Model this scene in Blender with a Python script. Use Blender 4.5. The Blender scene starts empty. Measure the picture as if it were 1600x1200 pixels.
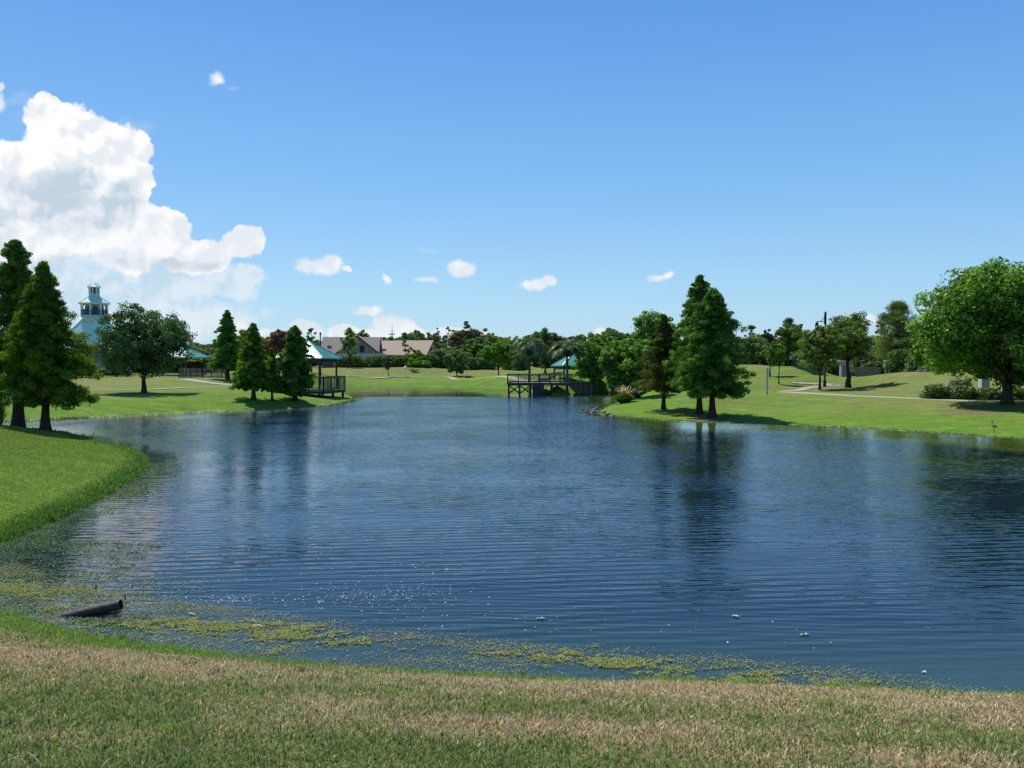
import bpy, math
import numpy as np
from mathutils import Vector

sc = bpy.context.scene
COL = sc.collection
F = 1290.0
CAMZ = 3.8
PITCH = math.atan(34.0 / F)
CP, SP = math.cos(PITCH), math.sin(PITCH)

# ------------------------------------------------------------------ camera geometry helpers
def ray(px, py):
    v = np.array([px - 800.0, F * CP + (600.0 - py) * SP, -F * SP + (600.0 - py) * CP])
    return v / v[1]                       # per metre of depth

def at(px, py, Y):
    r = ray(px, py)
    return np.array([r[0] * Y, Y, CAMZ + r[2] * Y])

def onwater(px, py):
    r = ray(px, py)
    Y = -CAMZ / r[2]
    return np.array([r[0] * Y, Y])

def xof(px, Y):
    return (px - 800.0) / (F * CP) * Y

def zof(py, Y):
    return at(800, py, Y)[2]

# ------------------------------------------------------------------ pond outline
POND_PX = [(2150, 1140), (1800, 1103), (1600, 1092), (1400, 1083), (1200, 1076), (1000, 1069), (800, 1062), (600, 1050),
           (450, 1040), (350, 1032), (250, 1019), (180, 1005), (120, 991), (70, 977), (20, 962), (-60, 950), (-200, 930),
           (-260, 892), (-120, 864), (0, 848), (50, 828), (100, 806), (150, 782), (195, 757), (222, 737), (228, 719),
           (207, 706), (175, 698), (143, 691), (112, 682), (60, 675), (-20, 669), (-120, 665), (-130, 660), (-50, 659.5),
           (10, 659), (75, 657), (110, 655), (150, 652.5), (250, 647.5), (350, 643), (410, 641), (450, 638.5), (490, 635),
           (525, 630), (548, 626), (555, 623), (546, 618), (525, 612), (505, 607.5), (520, 605), (560, 603.5), (640, 604),
           (720, 605), (790, 607), (820, 611), (850, 616), (870, 617), (900, 615.5), (940, 613), (975, 613), (1000, 616),
           (995, 622), (975, 627), (960, 632), (945, 638), (934, 643), (944, 648), (975, 652), (1010, 655), (1060, 658),
           (1120, 660.5), (1200, 662.5), (1300, 667), (1400, 673), (1500, 679), (1600, 686), (1750, 697), (1950, 715),
           (2200, 790), (2300, 950)]
pw = np.array([onwater(*p) for p in POND_PX])
# Catmull-Rom smoothing
pts = []
n = len(pw)
for i in range(n):
    p0, p1, p2, p3 = pw[i - 1], pw[i], pw[(i + 1) % n], pw[(i + 2) % n]
    for t in (0, .25, .5, .75):
        pts.append(.5 * ((2 * p1) + (-p0 + p2) * t + (2 * p0 - 5 * p1 + 4 * p2 - p3) * t * t + (-p0 + 3 * p1 - 3 * p2 + p3) * t ** 3))
PW = np.array(pts)

def sdf(P):
    """signed distance to the shoreline: positive on land"""
    P = np.asarray(P, float)
    out = np.full(len(P), 1e9)
    ins = np.zeros(len(P), bool)
    A = PW; B = np.roll(PW, -1, 0)
    if len(P) > 3000 and (np.ptp(P[:, 0]) > 12 or np.ptp(P[:, 1]) > 12):     # work tile by tile so that far segments can be skipped
        k = np.floor(P[:, 0] / 10).astype(int) * 1000 + np.floor(P[:, 1] / 10).astype(int)
        order = np.argsort(k, kind='stable'); ks = k[order]
        cuts = np.nonzero(np.diff(ks))[0] + 1
        res = np.empty(len(P))
        for grp in np.split(order, cuts): res[grp] = sdf(P[grp])
        return res
    lo, hi = P.min(0), P.max(0)
    mid = (lo + hi) / 2; half = np.linalg.norm(hi - lo) / 2
    dm = np.minimum(np.linalg.norm(A - mid, axis=1), np.linalg.norm(B - mid, axis=1))
    seglen = np.linalg.norm(B - A, axis=1)
    use = dm - seglen <= dm.min() + 2 * half + 1
    for a, b, us in zip(A, B, use):
        if us:
            ab = b - a
            t = np.clip(((P - a) @ ab) / (ab @ ab), 0, 1)
            d = np.hypot(*(P - a - t[:, None] * ab).T)
            out = np.minimum(out, d)
        if (a[1] > hi[1] and b[1] > hi[1]) or (a[1] < lo[1] and b[1] < lo[1]): continue
        c = ((a[1] > P[:, 1]) != (b[1] > P[:, 1]))
        if not c.any(): continue
        with np.errstate(divide='ignore', invalid='ignore'):
            xx = (b[0] - a[0]) * (P[:, 1] - a[1]) / (b[1] - a[1]) + a[0]
        ins ^= c & (P[:, 0] < xx)
    return np.where(ins, -out, out)

def vnoise(x, y, scale, seed=0):
    x = np.asarray(x) / scale; y = np.asarray(y) / scale
    xi = np.floor(x).astype(np.int64); yi = np.floor(y).astype(np.int64)
    fx = x - xi; fy = y - yi
    fx = fx * fx * (3 - 2 * fx); fy = fy * fy * (3 - 2 * fy)
    def h(i, j):
        k = (i * 374761393 + j * 668265263 + seed * 1442695041) & 0xffffffff
        k = ((k ^ (k >> 13)) * 1274126177) & 0xffffffff
        return ((k ^ (k >> 16)) & 0xffff) / 65535.0
    return (h(xi, yi) * (1 - fx) + h(xi + 1, yi) * fx) * (1 - fy) + (h(xi, yi + 1) * (1 - fx) + h(xi + 1, yi + 1) * fx) * fy

# ------------------------------------------------------------------ ground height field
BW = 6.0
CTRL = [(225, 615, 72), (150, 609, 76), (330, 606, 80), (300, 592, 104), (170, 587, 118), (100, 600, 90), (0, 600, 92),
        (396, 627, 68), (462, 625, 72), (420, 600, 95), (355, 592, 95), (505, 620, 84), (-100, 610, 80),
        (500, 600, 118), (560, 575, 165), (620, 588, 148), (700, 588, 148), (750, 578, 165), (800, 580, 160), (640, 574, 165),
        (600, 595, 141), (450, 582, 150), (520, 588, 140), (720, 593, 143), (780, 591, 140),
        (860, 577, 128), (900, 597, 104), (940, 598, 104), (885, 607, 98), (930, 585, 130), (830, 583, 140), (880, 580, 125),
        (985, 625, 74), (1037, 640, 60), (1093, 648, 57), (1112, 653, 55), (1060, 622, 68), (1020, 600, 95),
        (1150, 600, 85), (1250, 613, 77), (1200, 615, 76), (1325, 607, 82), (1288, 605, 84), (1240, 572, 102), (1200, 580, 101),
        (1160, 575, 110), (1175, 570, 115), (1380, 590, 90), (1430, 580, 85), (1500, 583, 82), (1600, 585, 80),
        (1400, 622, 65), (1600, 630, 57), (1460, 624, 63), (1330, 640, 57), (1500, 660, 48), (1500, 645, 53), (1320, 588, 105),
        (1340, 584, 112), (1200, 640, 61), (1270, 586, 93), (1300, 591, 95), (1290, 594, 100), (1312, 594, 98), (1350, 593, 94), (1345, 594, 101), (1330, 596, 112), (1225, 572, 104), (1260, 573, 103), (1240, 580, 116), (1460, 580, 86), (1410, 583, 88),
        (0, 690, 32), (50, 684, 35), (110, 708, 30), (0, 760, 22), (150, 725, 28), (30, 669, 41), (-120, 700, 32)]
cx, cz = [], []
for px, py, Y in CTRL:
    p = at(px, py, Y)
    cx.append(p[:2]); cz.append(p[2])
cx = np.array(cx); cz = np.array(cz)
cd = np.maximum(sdf(cx), .6)
cz = np.maximum(cz, .05) / (1 - np.exp(-cd / BW))
extra = [((0, -2), 2.45), ((-9, 0), 2.4), ((9, 0), 2.4), ((-12, 7), 2.3), ((14, 5), 2.3), ((0, 5), 2.3), ((5, 5), 2.3), ((-5, 6), 2.3),
         ((-150, 230), 3), ((0, 230), 3), ((150, 230), 3), ((-80, 150), 2.4), ((-60, 20), 2), ((60, 40), 2),
         ((-400, 600), 3), ((400, 600), 3), ((-200, 50), 2.5), ((200, 50), 2.5), ((0, -60), 2.5)]
cx = np.vstack([cx, [e[0] for e in extra]])
cz = np.concatenate([cz, [e[1] for e in extra]])
cz = np.clip(cz, .2, 4.2)

def hfield(P, d=None):
    P = np.asarray(P, float)
    if d is None: d = sdf(P)
    d = d + ((vnoise(P[:, 0], P[:, 1], .55, 8) - .5) * .22 + (vnoise(P[:, 0], P[:, 1], 2.1, 9) - .5) * .40) * np.clip(1 - np.abs(d) / 3, 0, 1)
    num = np.zeros(len(P)); den = np.zeros(len(P))
    for c, z in zip(cx, cz):
        w = 1.0 / (((P[:, 0] - c[0]) ** 2 + (P[:, 1] - c[1]) ** 2) + 5.0) ** 2
        num += w * z; den += w
    Hc = num / den
    land = Hc * (1 - np.exp(-np.maximum(d, 0) / BW)) + .03 * np.clip(d / .25, 0, 1)
    water = -np.minimum(-np.minimum(d, 0) * .3, 1.6)
    z = np.where(d > 0, land, water)
    und = (vnoise(P[:, 0], P[:, 1], 7, 3) - .5) * .10 + (vnoise(P[:, 0], P[:, 1], 2.2, 4) - .5) * .03
    return z + und * np.clip(d / 5, 0, 1)

def gz(x, y):
    return float(hfield(np.array([[x, y]]))[0])

def hit(px, py, y0=20, y1=260):
    r = ray(px, py)
    Ys = np.linspace(y0, y1, 1000)
    P = np.stack([r[0] * Ys, Ys], 1)
    zr = CAMZ + r[2] * Ys
    g = hfield(P)
    idx = np.nonzero((zr < g) & (g > 0.01))[0]
    if len(idx) == 0: return None
    return np.array([P[idx[0], 0], P[idx[0], 1], g[idx[0]]])

# ------------------------------------------------------------------ materials
def newmat(name):
    m = bpy.data.materials.new(name); m.use_nodes = True
    nt = m.node_tree
    for nd in list(nt.nodes): nt.nodes.remove(nd)
    out = nt.nodes.new('ShaderNodeOutputMaterial')
    return m, nt, out

def N(nt, typ, **kw):
    nd = nt.nodes.new(typ)
    for k, v in kw.items():
        if k == 'inp':
            for a, b in v.items(): nd.inputs[a].default_value = b
        else: setattr(nd, k, v)
    return nd

def ramp(nt, fac, stops):
    r = nt.nodes.new('ShaderNodeValToRGB')
    el = r.color_ramp.elements
    while len(el) < len(stops): el.new(.5)
    for e, (p, c) in zip(el, stops):
        e.position = p; e.color = (*c, 1) if len(c) == 3 else c
    nt.links.new(fac, r.inputs[0])
    return r.outputs[0]

def mixc(nt, fac, a, b, mode='MIX'):
    m = nt.nodes.new('ShaderNodeMix'); m.data_type = 'RGBA'; m.blend_type = mode
    for sock, v in ((m.inputs[0], fac), (m.inputs[6], a), (m.inputs[7], b)):
        if hasattr(v, 'is_linked') or hasattr(v, 'links'): nt.links.new(v, sock)
        elif isinstance(v, (int, float)): sock.default_value = v
        else: sock.default_value = (*v, 1)
    return m.outputs[2]

def math_(nt, op, a, b=None, c=None, clamp=False):
    m = nt.nodes.new('ShaderNodeMath'); m.operation = op; m.use_clamp = clamp
    for i, v in enumerate((a, b, c)):
        if v is None: continue
        if isinstance(v, (int, float)): m.inputs[i].default_value = v
        else: nt.links.new(v, m.inputs[i])
    return m.outputs[0]

def noise(nt, vec, scale, detail=4, rough=.55, out=0, dist=0):
    t = nt.nodes.new('ShaderNodeTexNoise')
    t.inputs['Scale'].default_value = scale; t.inputs['Detail'].default_value = detail
    t.inputs['Roughness'].default_value = rough; t.inputs['Distortion'].default_value = dist
    nt.links.new(vec, t.inputs['Vector'])
    return t.outputs[out]

def simple(name, c1, c2=None, scale=6, rough=.7, bump=.0, metal=0, stretch=(1, 1, 1), spec=.4):
    m, nt, out = newmat(name)
    b = N(nt, 'ShaderNodeBsdfPrincipled')
    b.inputs['Roughness'].default_value = rough; b.inputs['Metallic'].default_value = metal
    b.inputs['Specular IOR Level'].default_value = spec
    tc = N(nt, 'ShaderNodeTexCoord')
    mp = N(nt, 'ShaderNodeMapping'); mp.inputs['Scale'].default_value = stretch
    nt.links.new(tc.outputs['Object'], mp.inputs[0])
    nz = noise(nt, mp.outputs[0], scale, 6)
    c2 = c2 or tuple(x * .7 for x in c1)
    col = ramp(nt, nz, [(.3, c2), (.7, c1)])
    nt.links.new(col, b.inputs['Base Color'])
    if bump:
        bp = N(nt, 'ShaderNodeBump', inp={'Strength': bump, 'Distance': .03})
        nt.links.new(nz, bp.inputs['Height']); nt.links.new(bp.outputs[0], b.inputs['Normal'])
    nt.links.new(b.outputs[0], out.inputs[0])
    return m

def foliage(name, dark, mid, light, transl=.3, gloss=.06):
    m, nt, out = newmat(name)
    a = N(nt, 'ShaderNodeAttribute', attribute_name='tint')
    col = ramp(nt, a.outputs['Fac'], [(0, dark), (.5, mid), (1, light)])
    tc = mixc(nt, 1.0, col, (1.25, 1.35, .6), 'MULTIPLY')
    gloss *= .25; transl *= 1.15
    d = N(nt, 'ShaderNodeBsdfDiffuse'); t = N(nt, 'ShaderNodeBsdfTranslucent')
    g = N(nt, 'ShaderNodeBsdfGlossy', inp={'Roughness': .45, 'Color': (.9, .95, .85, 1)})
    nt.links.new(col, d.inputs[0]); nt.links.new(tc, t.inputs[0])
    mx = N(nt, 'ShaderNodeMixShader', inp={0: transl})
    nt.links.new(d.outputs[0], mx.inputs[1]); nt.links.new(t.outputs[0], mx.inputs[2])
    mg = N(nt, 'ShaderNodeMixShader', inp={0: gloss})
    nt.links.new(mx.outputs[0], mg.inputs[1]); nt.links.new(g.outputs[0], mg.inputs[2])
    nt.links.new(mg.outputs[0], out.inputs[0])
    return m

M = {}
M['cypress'] = foliage('cypress_foliage', (0.040, 0.085, 0.012), (0.095, 0.165, 0.018), (0.200, 0.285, 0.030), .32, .02)
M['cypress_light'] = foliage('light_cypress_foliage', (0.050, 0.110, 0.016), (0.115, 0.210, 0.028), (0.220, 0.340, 0.045), .34, .02)
M['cypress_rust'] = foliage('rusty_cypress_foliage', (.050, .095, .016), (.100, .135, .028), (.220, .150, .050), .3, .02)
M['cypress_deep'] = foliage('deep_cypress_foliage', (0.034, 0.097, 0.021), (0.088, 0.196, 0.033), (0.211, 0.369, 0.059), .28, .02)
M['oak'] = foliage('oak_foliage', (0.041, 0.089, 0.033), (0.083, 0.156, 0.048), (0.179, 0.279, 0.083), .18, .08)
M['oak_light'] = foliage('light_oak_foliage', (0.051, 0.101, 0.030), (0.144, 0.217, 0.049), (0.326, 0.400, 0.085), .25, .05)
M['broad'] = foliage('broadleaf_foliage', (0.052, 0.122, 0.020), (0.122, 0.255, 0.034), (0.267, 0.445, 0.066), .35, .08)
M['bright'] = foliage('bright_foliage', (0.062, 0.140, 0.020), (0.143, 0.273, 0.033), (0.268, 0.430, 0.059), .35, .05)
M['pine'] = foliage('pine_needles', (0.060, 0.113, 0.040), (0.113, 0.185, 0.060), (0.198, 0.290, 0.092), .22, .04)
M['far'] = foliage('haze_tinted_foliage', (0.079, 0.129, 0.060), (0.143, 0.222, 0.088), (0.243, 0.343, 0.129), .25, .03)  # paler grey green: distance haze is put into the leaf colour
M['red'] = foliage('red_foliage', (0.100, 0.055, 0.035), (0.220, 0.110, 0.070), (0.330, 0.170, 0.100), .25, .03)
M['purple'] = foliage('muted_purple_foliage', (0.049, 0.042, 0.029), (0.105, 0.078, 0.058), (0.168, 0.117, 0.078), .25, .03)
M['palm'] = foliage('palm_fronds', (0.042, 0.070, 0.031), (0.089, 0.136, 0.053), (0.188, 0.240, 0.098), .2, .10)
M['shrub'] = foliage('shrub_foliage', (0.046, 0.086, 0.026), (0.104, 0.172, 0.043), (0.209, 0.300, 0.065), .25, .05)
M['plume'] = foliage('grass_plumes', (0.270, 0.220, 0.140), (0.454, 0.370, 0.250), (0.648, 0.540, 0.400), .3, .02)
M['plantgrass'] = foliage('ornamental_grass_blades', (0.054, 0.090, 0.025), (0.108, 0.170, 0.045), (0.216, 0.280, 0.090), .3, .04)
M['drygrass'] = foliage('dry_plant', (0.173, 0.130, 0.050), (0.302, 0.220, 0.080), (0.410, 0.340, 0.120), .25, .02)
M['flower'] = foliage('white_flowers', (0.594, 0.500, 0.550), (0.734, 0.650, 0.680), (0.864, 0.800, 0.800), .2, .0)
M['bark'] = simple('bark', (.085, .062, .048), (.028, .020, .017), 5, .95, .8, stretch=(3, 3, .5), spec=.1)
M['barkgrey'] = simple('grey_bark', (.16, .13, .11), (.05, .04, .035), 5, .95, .8, stretch=(3, 3, .5), spec=.1)
M['wood'] = simple('weathered_wood', (.27, .22, .18), (.14, .115, .095), 4, .9, .3, stretch=(4, 4, .6), spec=.15)
M['wooddark'] = simple('dark_wood', (.13, .095, .078), (.06, .045, .038), 4, .9, .3, spec=.1)
M['concrete'] = simple('path_concrete', (.40, .37, .30), (.28, .26, .20), 1.5, .9, .2, spec=.1)
M['white'] = simple('white_paint', (.78, .78, .76), (.62, .62, .60), 3, .5)
M['offwhite'] = simple('pale_wall', (.50, .47, .42), (.42, .40, .36), 1, .9)
M['greywall'] = simple('grey_wall', (.24, .225, .205), (.20, .19, .175), 1, .9)
M['tanroof'] = simple('tan_shingles', (.44, .33, .24), (.34, .25, .18), 3, .9, .3, stretch=(1, 1, 4))
M['greyroof'] = simple('grey_shingles', (.29, .25, .21), (.21, .18, .15), 3, .9, .3, stretch=(1, 1, 4))
M['blueteal'] = simple('blue_teal_paint', (.035, .10, .16), (.02, .06, .10), 3, .5)
M['palegreen'] = simple('pale_green_paint', (.45, .62, .55), (.38, .54, .48), 3, .5)
M['stonepier'] = simple('stone_pier', (.36, .34, .31), (.22, .20, .18), 5, .95, .5)
M['dark'] = simple('dark_metal', (.02, .02, .025), (.012, .012, .015), 4, .4, metal=.3)
M['glass'] = simple('dark_window', (.03, .035, .04), (.02, .02, .025), 1, .12)
M['galv'] = simple('galvanised_post', (.42, .43, .42), (.33, .33, .33), 6, .45, metal=.3)
M['greenpaint'] = simple('pale_green_box', (.22, .36, .15), (.16, .28, .11), 6, .6)
M['red_plastic'] = simple('red_plastic', (.45, .04, .03), (.35, .03, .02), 4, .4)
M['stone'] = simple('shore_stone', (.20, .17, .14), (.08, .07, .06), 7, .9, .6)
M['pipe'] = simple('muddy_pipe', (.075, .055, .05), (.025, .018, .018), 7, .55, .5, stretch=(1, 6, 6))
M['litter'] = simple('litter', (.62, .58, .50), (.45, .40, .35), 10, .6)
M['feather'] = simple('white_feathers', (.8, .8, .78), (.68, .68, .66), 8, .8)
M['greyfeather'] = simple('grey_feathers', (.20, .22, .17), (.09, .11, .08), 8, .8)

def teal_roof(name='teal_metal_roof'):
    m, nt, out = newmat(name)
    b = N(nt, 'ShaderNodeBsdfPrincipled', inp={'Roughness': .42, 'Metallic': .0, 'Specular IOR Level': .8})
    tc = N(nt, 'ShaderNodeTexCoord')
    nz = noise(nt, tc.outputs['Object'], 1.2, 5)
    col = ramp(nt, nz, [(.3, (.06, .27, .21)), (.75, (.10, .38, .30))])
    nt.links.new(col, b.inputs['Base Color']); nt.links.new(b.outputs[0], out.inputs[0])
    return m
M['teal'] = teal_roof()
M['tealpale'] = simple('pale_teal_roof', (.56, .80, .62), (.46, .70, .54), 1.2, .45, spec=.6)  # lighter even teal for the tower roofs and ridge caps

# ------------------------------------------------------------------ object helpers
def tag(o, label=None, cat=None, group=None, kind=None):
    if label: o['label'] = label
    if cat: o['category'] = cat
    if group: o['group'] = group
    if kind: o['kind'] = kind
    return o

def mesh_np(name, V, Fc, mat, parent=None, tint=None, color=None, smooth=False, fattr=None):
    """V (n,3), Fc (m,k) with constant k"""
    me = bpy.data.meshes.new(name)
    V = np.ascontiguousarray(V, np.float32); Fc = np.ascontiguousarray(Fc, np.int32)
    me.vertices.add(len(V)); me.vertices.foreach_set('co', V.ravel())
    k = Fc.shape[1]
    me.loops.add(Fc.size); me.loops.foreach_set('vertex_index', Fc.ravel())
    me.polygons.add(len(Fc)); me.polygons.foreach_set('loop_start', np.arange(0, Fc.size, k, dtype=np.int32))
    me.polygons.foreach_set('loop_total', np.full(len(Fc), k, np.int32))
    if smooth: me.polygons.foreach_set('use_smooth', np.ones(len(Fc), bool))
    me.update(calc_edges=True)
    if tint is not None:
        a = me.attributes.new('tint', 'FLOAT', 'POINT'); a.data.foreach_set('value', np.ascontiguousarray(tint, np.float32))
    if color is not None:
        a = me.attributes.new('bladecol', 'FLOAT_COLOR', 'POINT'); a.data.foreach_set('color', np.ascontiguousarray(color, np.float32).ravel())
    if fattr:
        for nm, arr in fattr.items():
            a = me.attributes.new(nm, 'FLOAT', 'POINT'); a.data.foreach_set('value', np.ascontiguousarray(arr, np.float32))
    me.materials.append(mat)
    o = bpy.data.objects.new(name, me); COL.objects.link(o)
    if parent: o.parent = parent
    return o

def empty(name, loc, rz=0):
    o = bpy.data.objects.new(name, None); COL.objects.link(o)
    o.location = loc; o.rotation_euler = (0, 0, rz); o.empty_display_size = .3
    return o

class MB:
    def __init__(s): s.v = []; s.f = []
    def add(s, vs, fs):
        b = len(s.v); s.v += [tuple(map(float, p)) for p in vs]; s.f += [tuple(b + i for i in f) for f in fs]; return s
    def box(s, cx_, cy_, cz_, sx, sy, sz, rz=0):
        c, q = math.cos(rz), math.sin(rz); vs = []
        for dz in (-.5, .5):
            for dx, dy in ((-.5, -.5), (.5, -.5), (.5, .5), (-.5, .5)):
                x, y = dx * sx, dy * sy
                vs.append((cx_ + x * c - y * q, cy_ + x * q + y * c, cz_ + dz * sz))
        return s.add(vs, [(0, 3, 2, 1), (4, 5, 6, 7), (0, 1, 5, 4), (1, 2, 6, 5), (2, 3, 7, 6), (3, 0, 4, 7)])
    def beam(s, a, b, w, h=None):
        a = Vector(a); b = Vector(b); h = h or w
        d = (b - a).normalized(); up = Vector((0, 0, 1)) if abs(d.z) < .95 else Vector((0, 1, 0))
        r = d.cross(up).normalized(); u = r.cross(d)
        vs = []
        for p in (a, b):
            for i, j in ((-1, -1), (1, -1), (1, 1), (-1, 1)): vs.append(p + r * (i * w / 2) + u * (j * h / 2))
        return s.add(vs, [(0, 3, 2, 1), (4, 5, 6, 7), (0, 1, 5, 4), (1, 2, 6, 5), (2, 3, 7, 6), (3, 0, 4, 7)])
    def tube(s, P, R, n=10, cap=True):
        P = [Vector(p) for p in P]; b = []
        ref = Vector((1, 0, .05))
        for i, p in enumerate(P):
            d = (P[min(i + 1, len(P) - 1)] - P[max(i - 1, 0)]).normalized()
            u = d.cross(ref)
            if u.length < .1: u = d.cross(Vector((0, 1, 0)))
            u.normalize(); w = d.cross(u)
            b.append([p + (u * math.cos(2 * math.pi * k / n) + w * math.sin(2 * math.pi * k / n)) * R[i] for k in range(n)])
        vs = [q for ring in b for q in ring]; fs = []
        for i in range(len(P) - 1):
            for k in range(n):
                fs.append((i * n + k, i * n + (k + 1) % n, (i + 1) * n + (k + 1) % n, (i + 1) * n + k))
        if cap:
            fs.append(tuple(range(n - 1, -1, -1))); fs.append(tuple((len(P) - 1) * n + k for k in range(n)))
        return s.add(vs, fs)
    def poly(s, vs, thick=None):
        return s.add(vs, [tuple(range(len(vs)))])
    def slab(s, vs, t):
        """polygon with thickness t downwards"""
        n_ = len(vs); lo = [(p[0], p[1], p[2] - t) for p in vs]
        fs = [tuple(range(n_)), tuple(range(2 * n_ - 1, n_ - 1, -1))]
        for i in range(n_): fs.append((i, n_ + i, n_ + (i + 1) % n_, (i + 1) % n_))
        return s.add(list(vs) + lo, fs)
    def build(s, name, mat, parent=None, smooth=False):
        me = bpy.data.meshes.new(name); me.from_pydata(s.v, [], s.f); me.materials.append(mat)
        if smooth:
            for p in me.polygons: p.use_smooth = True
        me.update()
        o = bpy.data.objects.new(name, me); COL.objects.link(o)
        if parent: o.parent = parent
        return o

# ------------------------------------------------------------------ foliage generators
def leaves(C, S, nleaf, size, rng, upb=.35, aspect=.55, rnd=.8, droop=0, shell=.75):
    """C clump centres, S clump radii (n,3), nleaf leaves per clump; returns V,F,tint"""
    n = len(C); T = n * nleaf
    ci = np.repeat(np.arange(n), nleaf)
    d = rng.normal(size=(T, 3)); d /= np.linalg.norm(d, axis=1)[:, None]
    rr = shell + (1 - shell) * rng.random(T); rr = np.where(rng.random(T) < .25, rr * rng.random(T), rr)
    rr *= 1 + .25 * rng.normal(size=T) * (rng.random(T) < .3)
    P = C[ci] + d * S[ci] * rr[:, None]
    nr = d + rnd * rng.normal(size=(T, 3)) * .7; nr[:, 2] += upb
    nr /= np.linalg.norm(nr, axis=1)[:, None]
    a = rng.normal(size=(T, 3)); a[:, 2] -= droop
    a -= nr * np.sum(a * nr, 1)[:, None]; a /= np.linalg.norm(a, axis=1)[:, None] + 1e-9
    b = np.cross(nr, a)
    sz = size * (.6 + .8 * rng.random(T))[:, None]
    V = np.empty((T, 4, 3))
    V[:, 0] = P - a * sz * .5
    V[:, 1] = P + b * sz * .5 * aspect + nr * sz * .08
    V[:, 2] = P + a * sz * .5
    V[:, 3] = P - b * sz * .5 * aspect + nr * sz * .08
    ct = rng.random(n)
    tint = np.clip(ct[ci] * .6 + rng.random(T) * .4, 0, 1)
    return V.reshape(-1, 3), np.arange(T * 4).reshape(-1, 4), np.repeat(tint, 4)

def crown_cypress(H, R, b0, nbr, nlf, size, seed, power=.72):
    """tiers of feathery boughs: each bough is a row of sprays that thins and droops towards its tip"""
    rng = np.random.default_rng(seed)
    C = []; S = []; ct = []
    for i in range(nbr):
        t = (i + rng.random()) / nbr; t = 1 - (1 - t) ** .62 if False else t ** 1.15
        az = i * 2.39996 + rng.normal() * .4
        prof = (1 - t) ** power * min(1, t / .10 + .50)
        r = R * prof * (1 + .17 * math.sin(az * 2 + seed) + .15 * rng.normal()); r = max(min(r, R * 1.2), R * .05)
        z = b0 + (H - b0) * t
        bt = rng.random(); m = 3 + int(5 * r / R)
        for k in range(m):
            f = (k + .6) / m; q = r * f
            dz = .22 * q - .26 * q * f * f + rng.normal() * .03 * R - (.10 * R * f if t < .15 else 0)
            C.append((math.cos(az + rng.normal() * .12) * q, math.sin(az + rng.normal() * .12) * q, z + dz + rng.normal() * .02 * R))
            s = R * (.115 + .07 * rng.random()) * (.55 + .55 * (r / R)) * (1.1 - .45 * f)
            S.append((s * 1.25, s * 1.25, s * .85)); ct.append(np.clip(bt * .6 + .2 + .2 * f + .15 * rng.normal(), 0, 1))
    for i in range(10):
        C.append((rng.normal() * .02 * R, rng.normal() * .02 * R, H * (1 - .11 * rng.random()))); S.append((.045 * R, .045 * R, .09 * R)); ct.append(.7)
    C = np.array(C); S = np.array(S)
    V, Fc, T = leaves(C, S, nlf, size, rng, .45, .42, .8, 1.1, .55)
    T = np.clip(np.repeat(np.repeat(np.array(ct), nlf), 4) * .75 + T * .35 - .05, 0, 1)
    return V, Fc, T

def crown_round(H, R, b0, ncl, nlf, size, seed, lobes=11, flat=1.0, upb=.35, spread=.55):
    rng = np.random.default_rng(seed)
    hz = (H - b0) / 2; zc = b0 + hz
    L = []
    for i in range(lobes):
        d = rng.normal(size=3); d /= np.linalg.norm(d); d[2] = d[2] * .9 + .05
        q = spread + .17 * rng.random()
        L.append((d * (R * q, R * q, hz * q), (.38 + .16 * rng.random())))
    L.append((np.zeros(3), .62))
    C = []; kk = []
    for i in range(ncl):
        c, s = L[rng.integers(len(L))]
        d = rng.normal(size=3); d /= np.linalg.norm(d)
        rr = s * (rng.random() ** .35)
        C.append(c + d * (R * rr, R * rr, hz * rr)); kk.append((.09 + .07 * rng.random()) * R)
    C = np.array(C); C[:, 2] = np.clip(C[:, 2], -hz * .93, hz * .97) + zc
    S = np.array(kk)[:, None] * np.array([1.15, 1.15, .75])
    return leaves(C, S, nlf, size, rng, upb)

def crown_pine(H, R, b0, ncl, nlf, size, seed):
    rng = np.random.default_rng(seed)
    t = rng.random(ncl) ** .8
    az = rng.random(ncl) * 2 * math.pi
    prof = np.sin(np.pi * np.clip(.18 + .80 * t, 0, 1)) ** .7
    rad = R * prof * (.25 + .75 * rng.random(ncl))
    C = np.stack([np.cos(az) * rad, np.sin(az) * rad, b0 + (H - b0) * t * .96], 1)
    k = (.16 + .10 * rng.random(ncl)) * R
    V, Fc, T = leaves(C, k[:, None] * np.array([1.1, 1.1, .8]), nlf, size, rng, .2, .22, 1.0, 0, .5)
    return V, Fc, T, C

def trunk(H, r, seed=0, flare=1.6, lean=0, top=.1, limbs=(), n=12):
    rng = np.random.default_rng(seed + 999)
    mb = MB(); P = []; R = []
    hs = [-.25, 0, .04, .10, .2, .4, .6, .8, 1.0]
    for h in hs:
        w = rng.normal() * r * .25 if h > .1 else 0
        P.append((w + lean * max(h, 0) * H, rng.normal() * r * .2 if h > .1 else 0, h * H if h >= 0 else h))
        f = 1 + (flare - 1) * math.exp(-max(h, 0) * H / (r * 2.2))
        R.append(r * f * ((1 - max(h, 0)) * (1 - top) + top))
    mb.tube(P, R, n)
    for (a, b, rr) in limbs:
        a = Vector(a); b = Vector(b); m_ = (a + b) / 2 + Vector((0, 0, -.06 * (b - a).length))
        mb.tube([a, m_, b], [rr, rr * .7, rr * .25], 6)
    return mb

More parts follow.
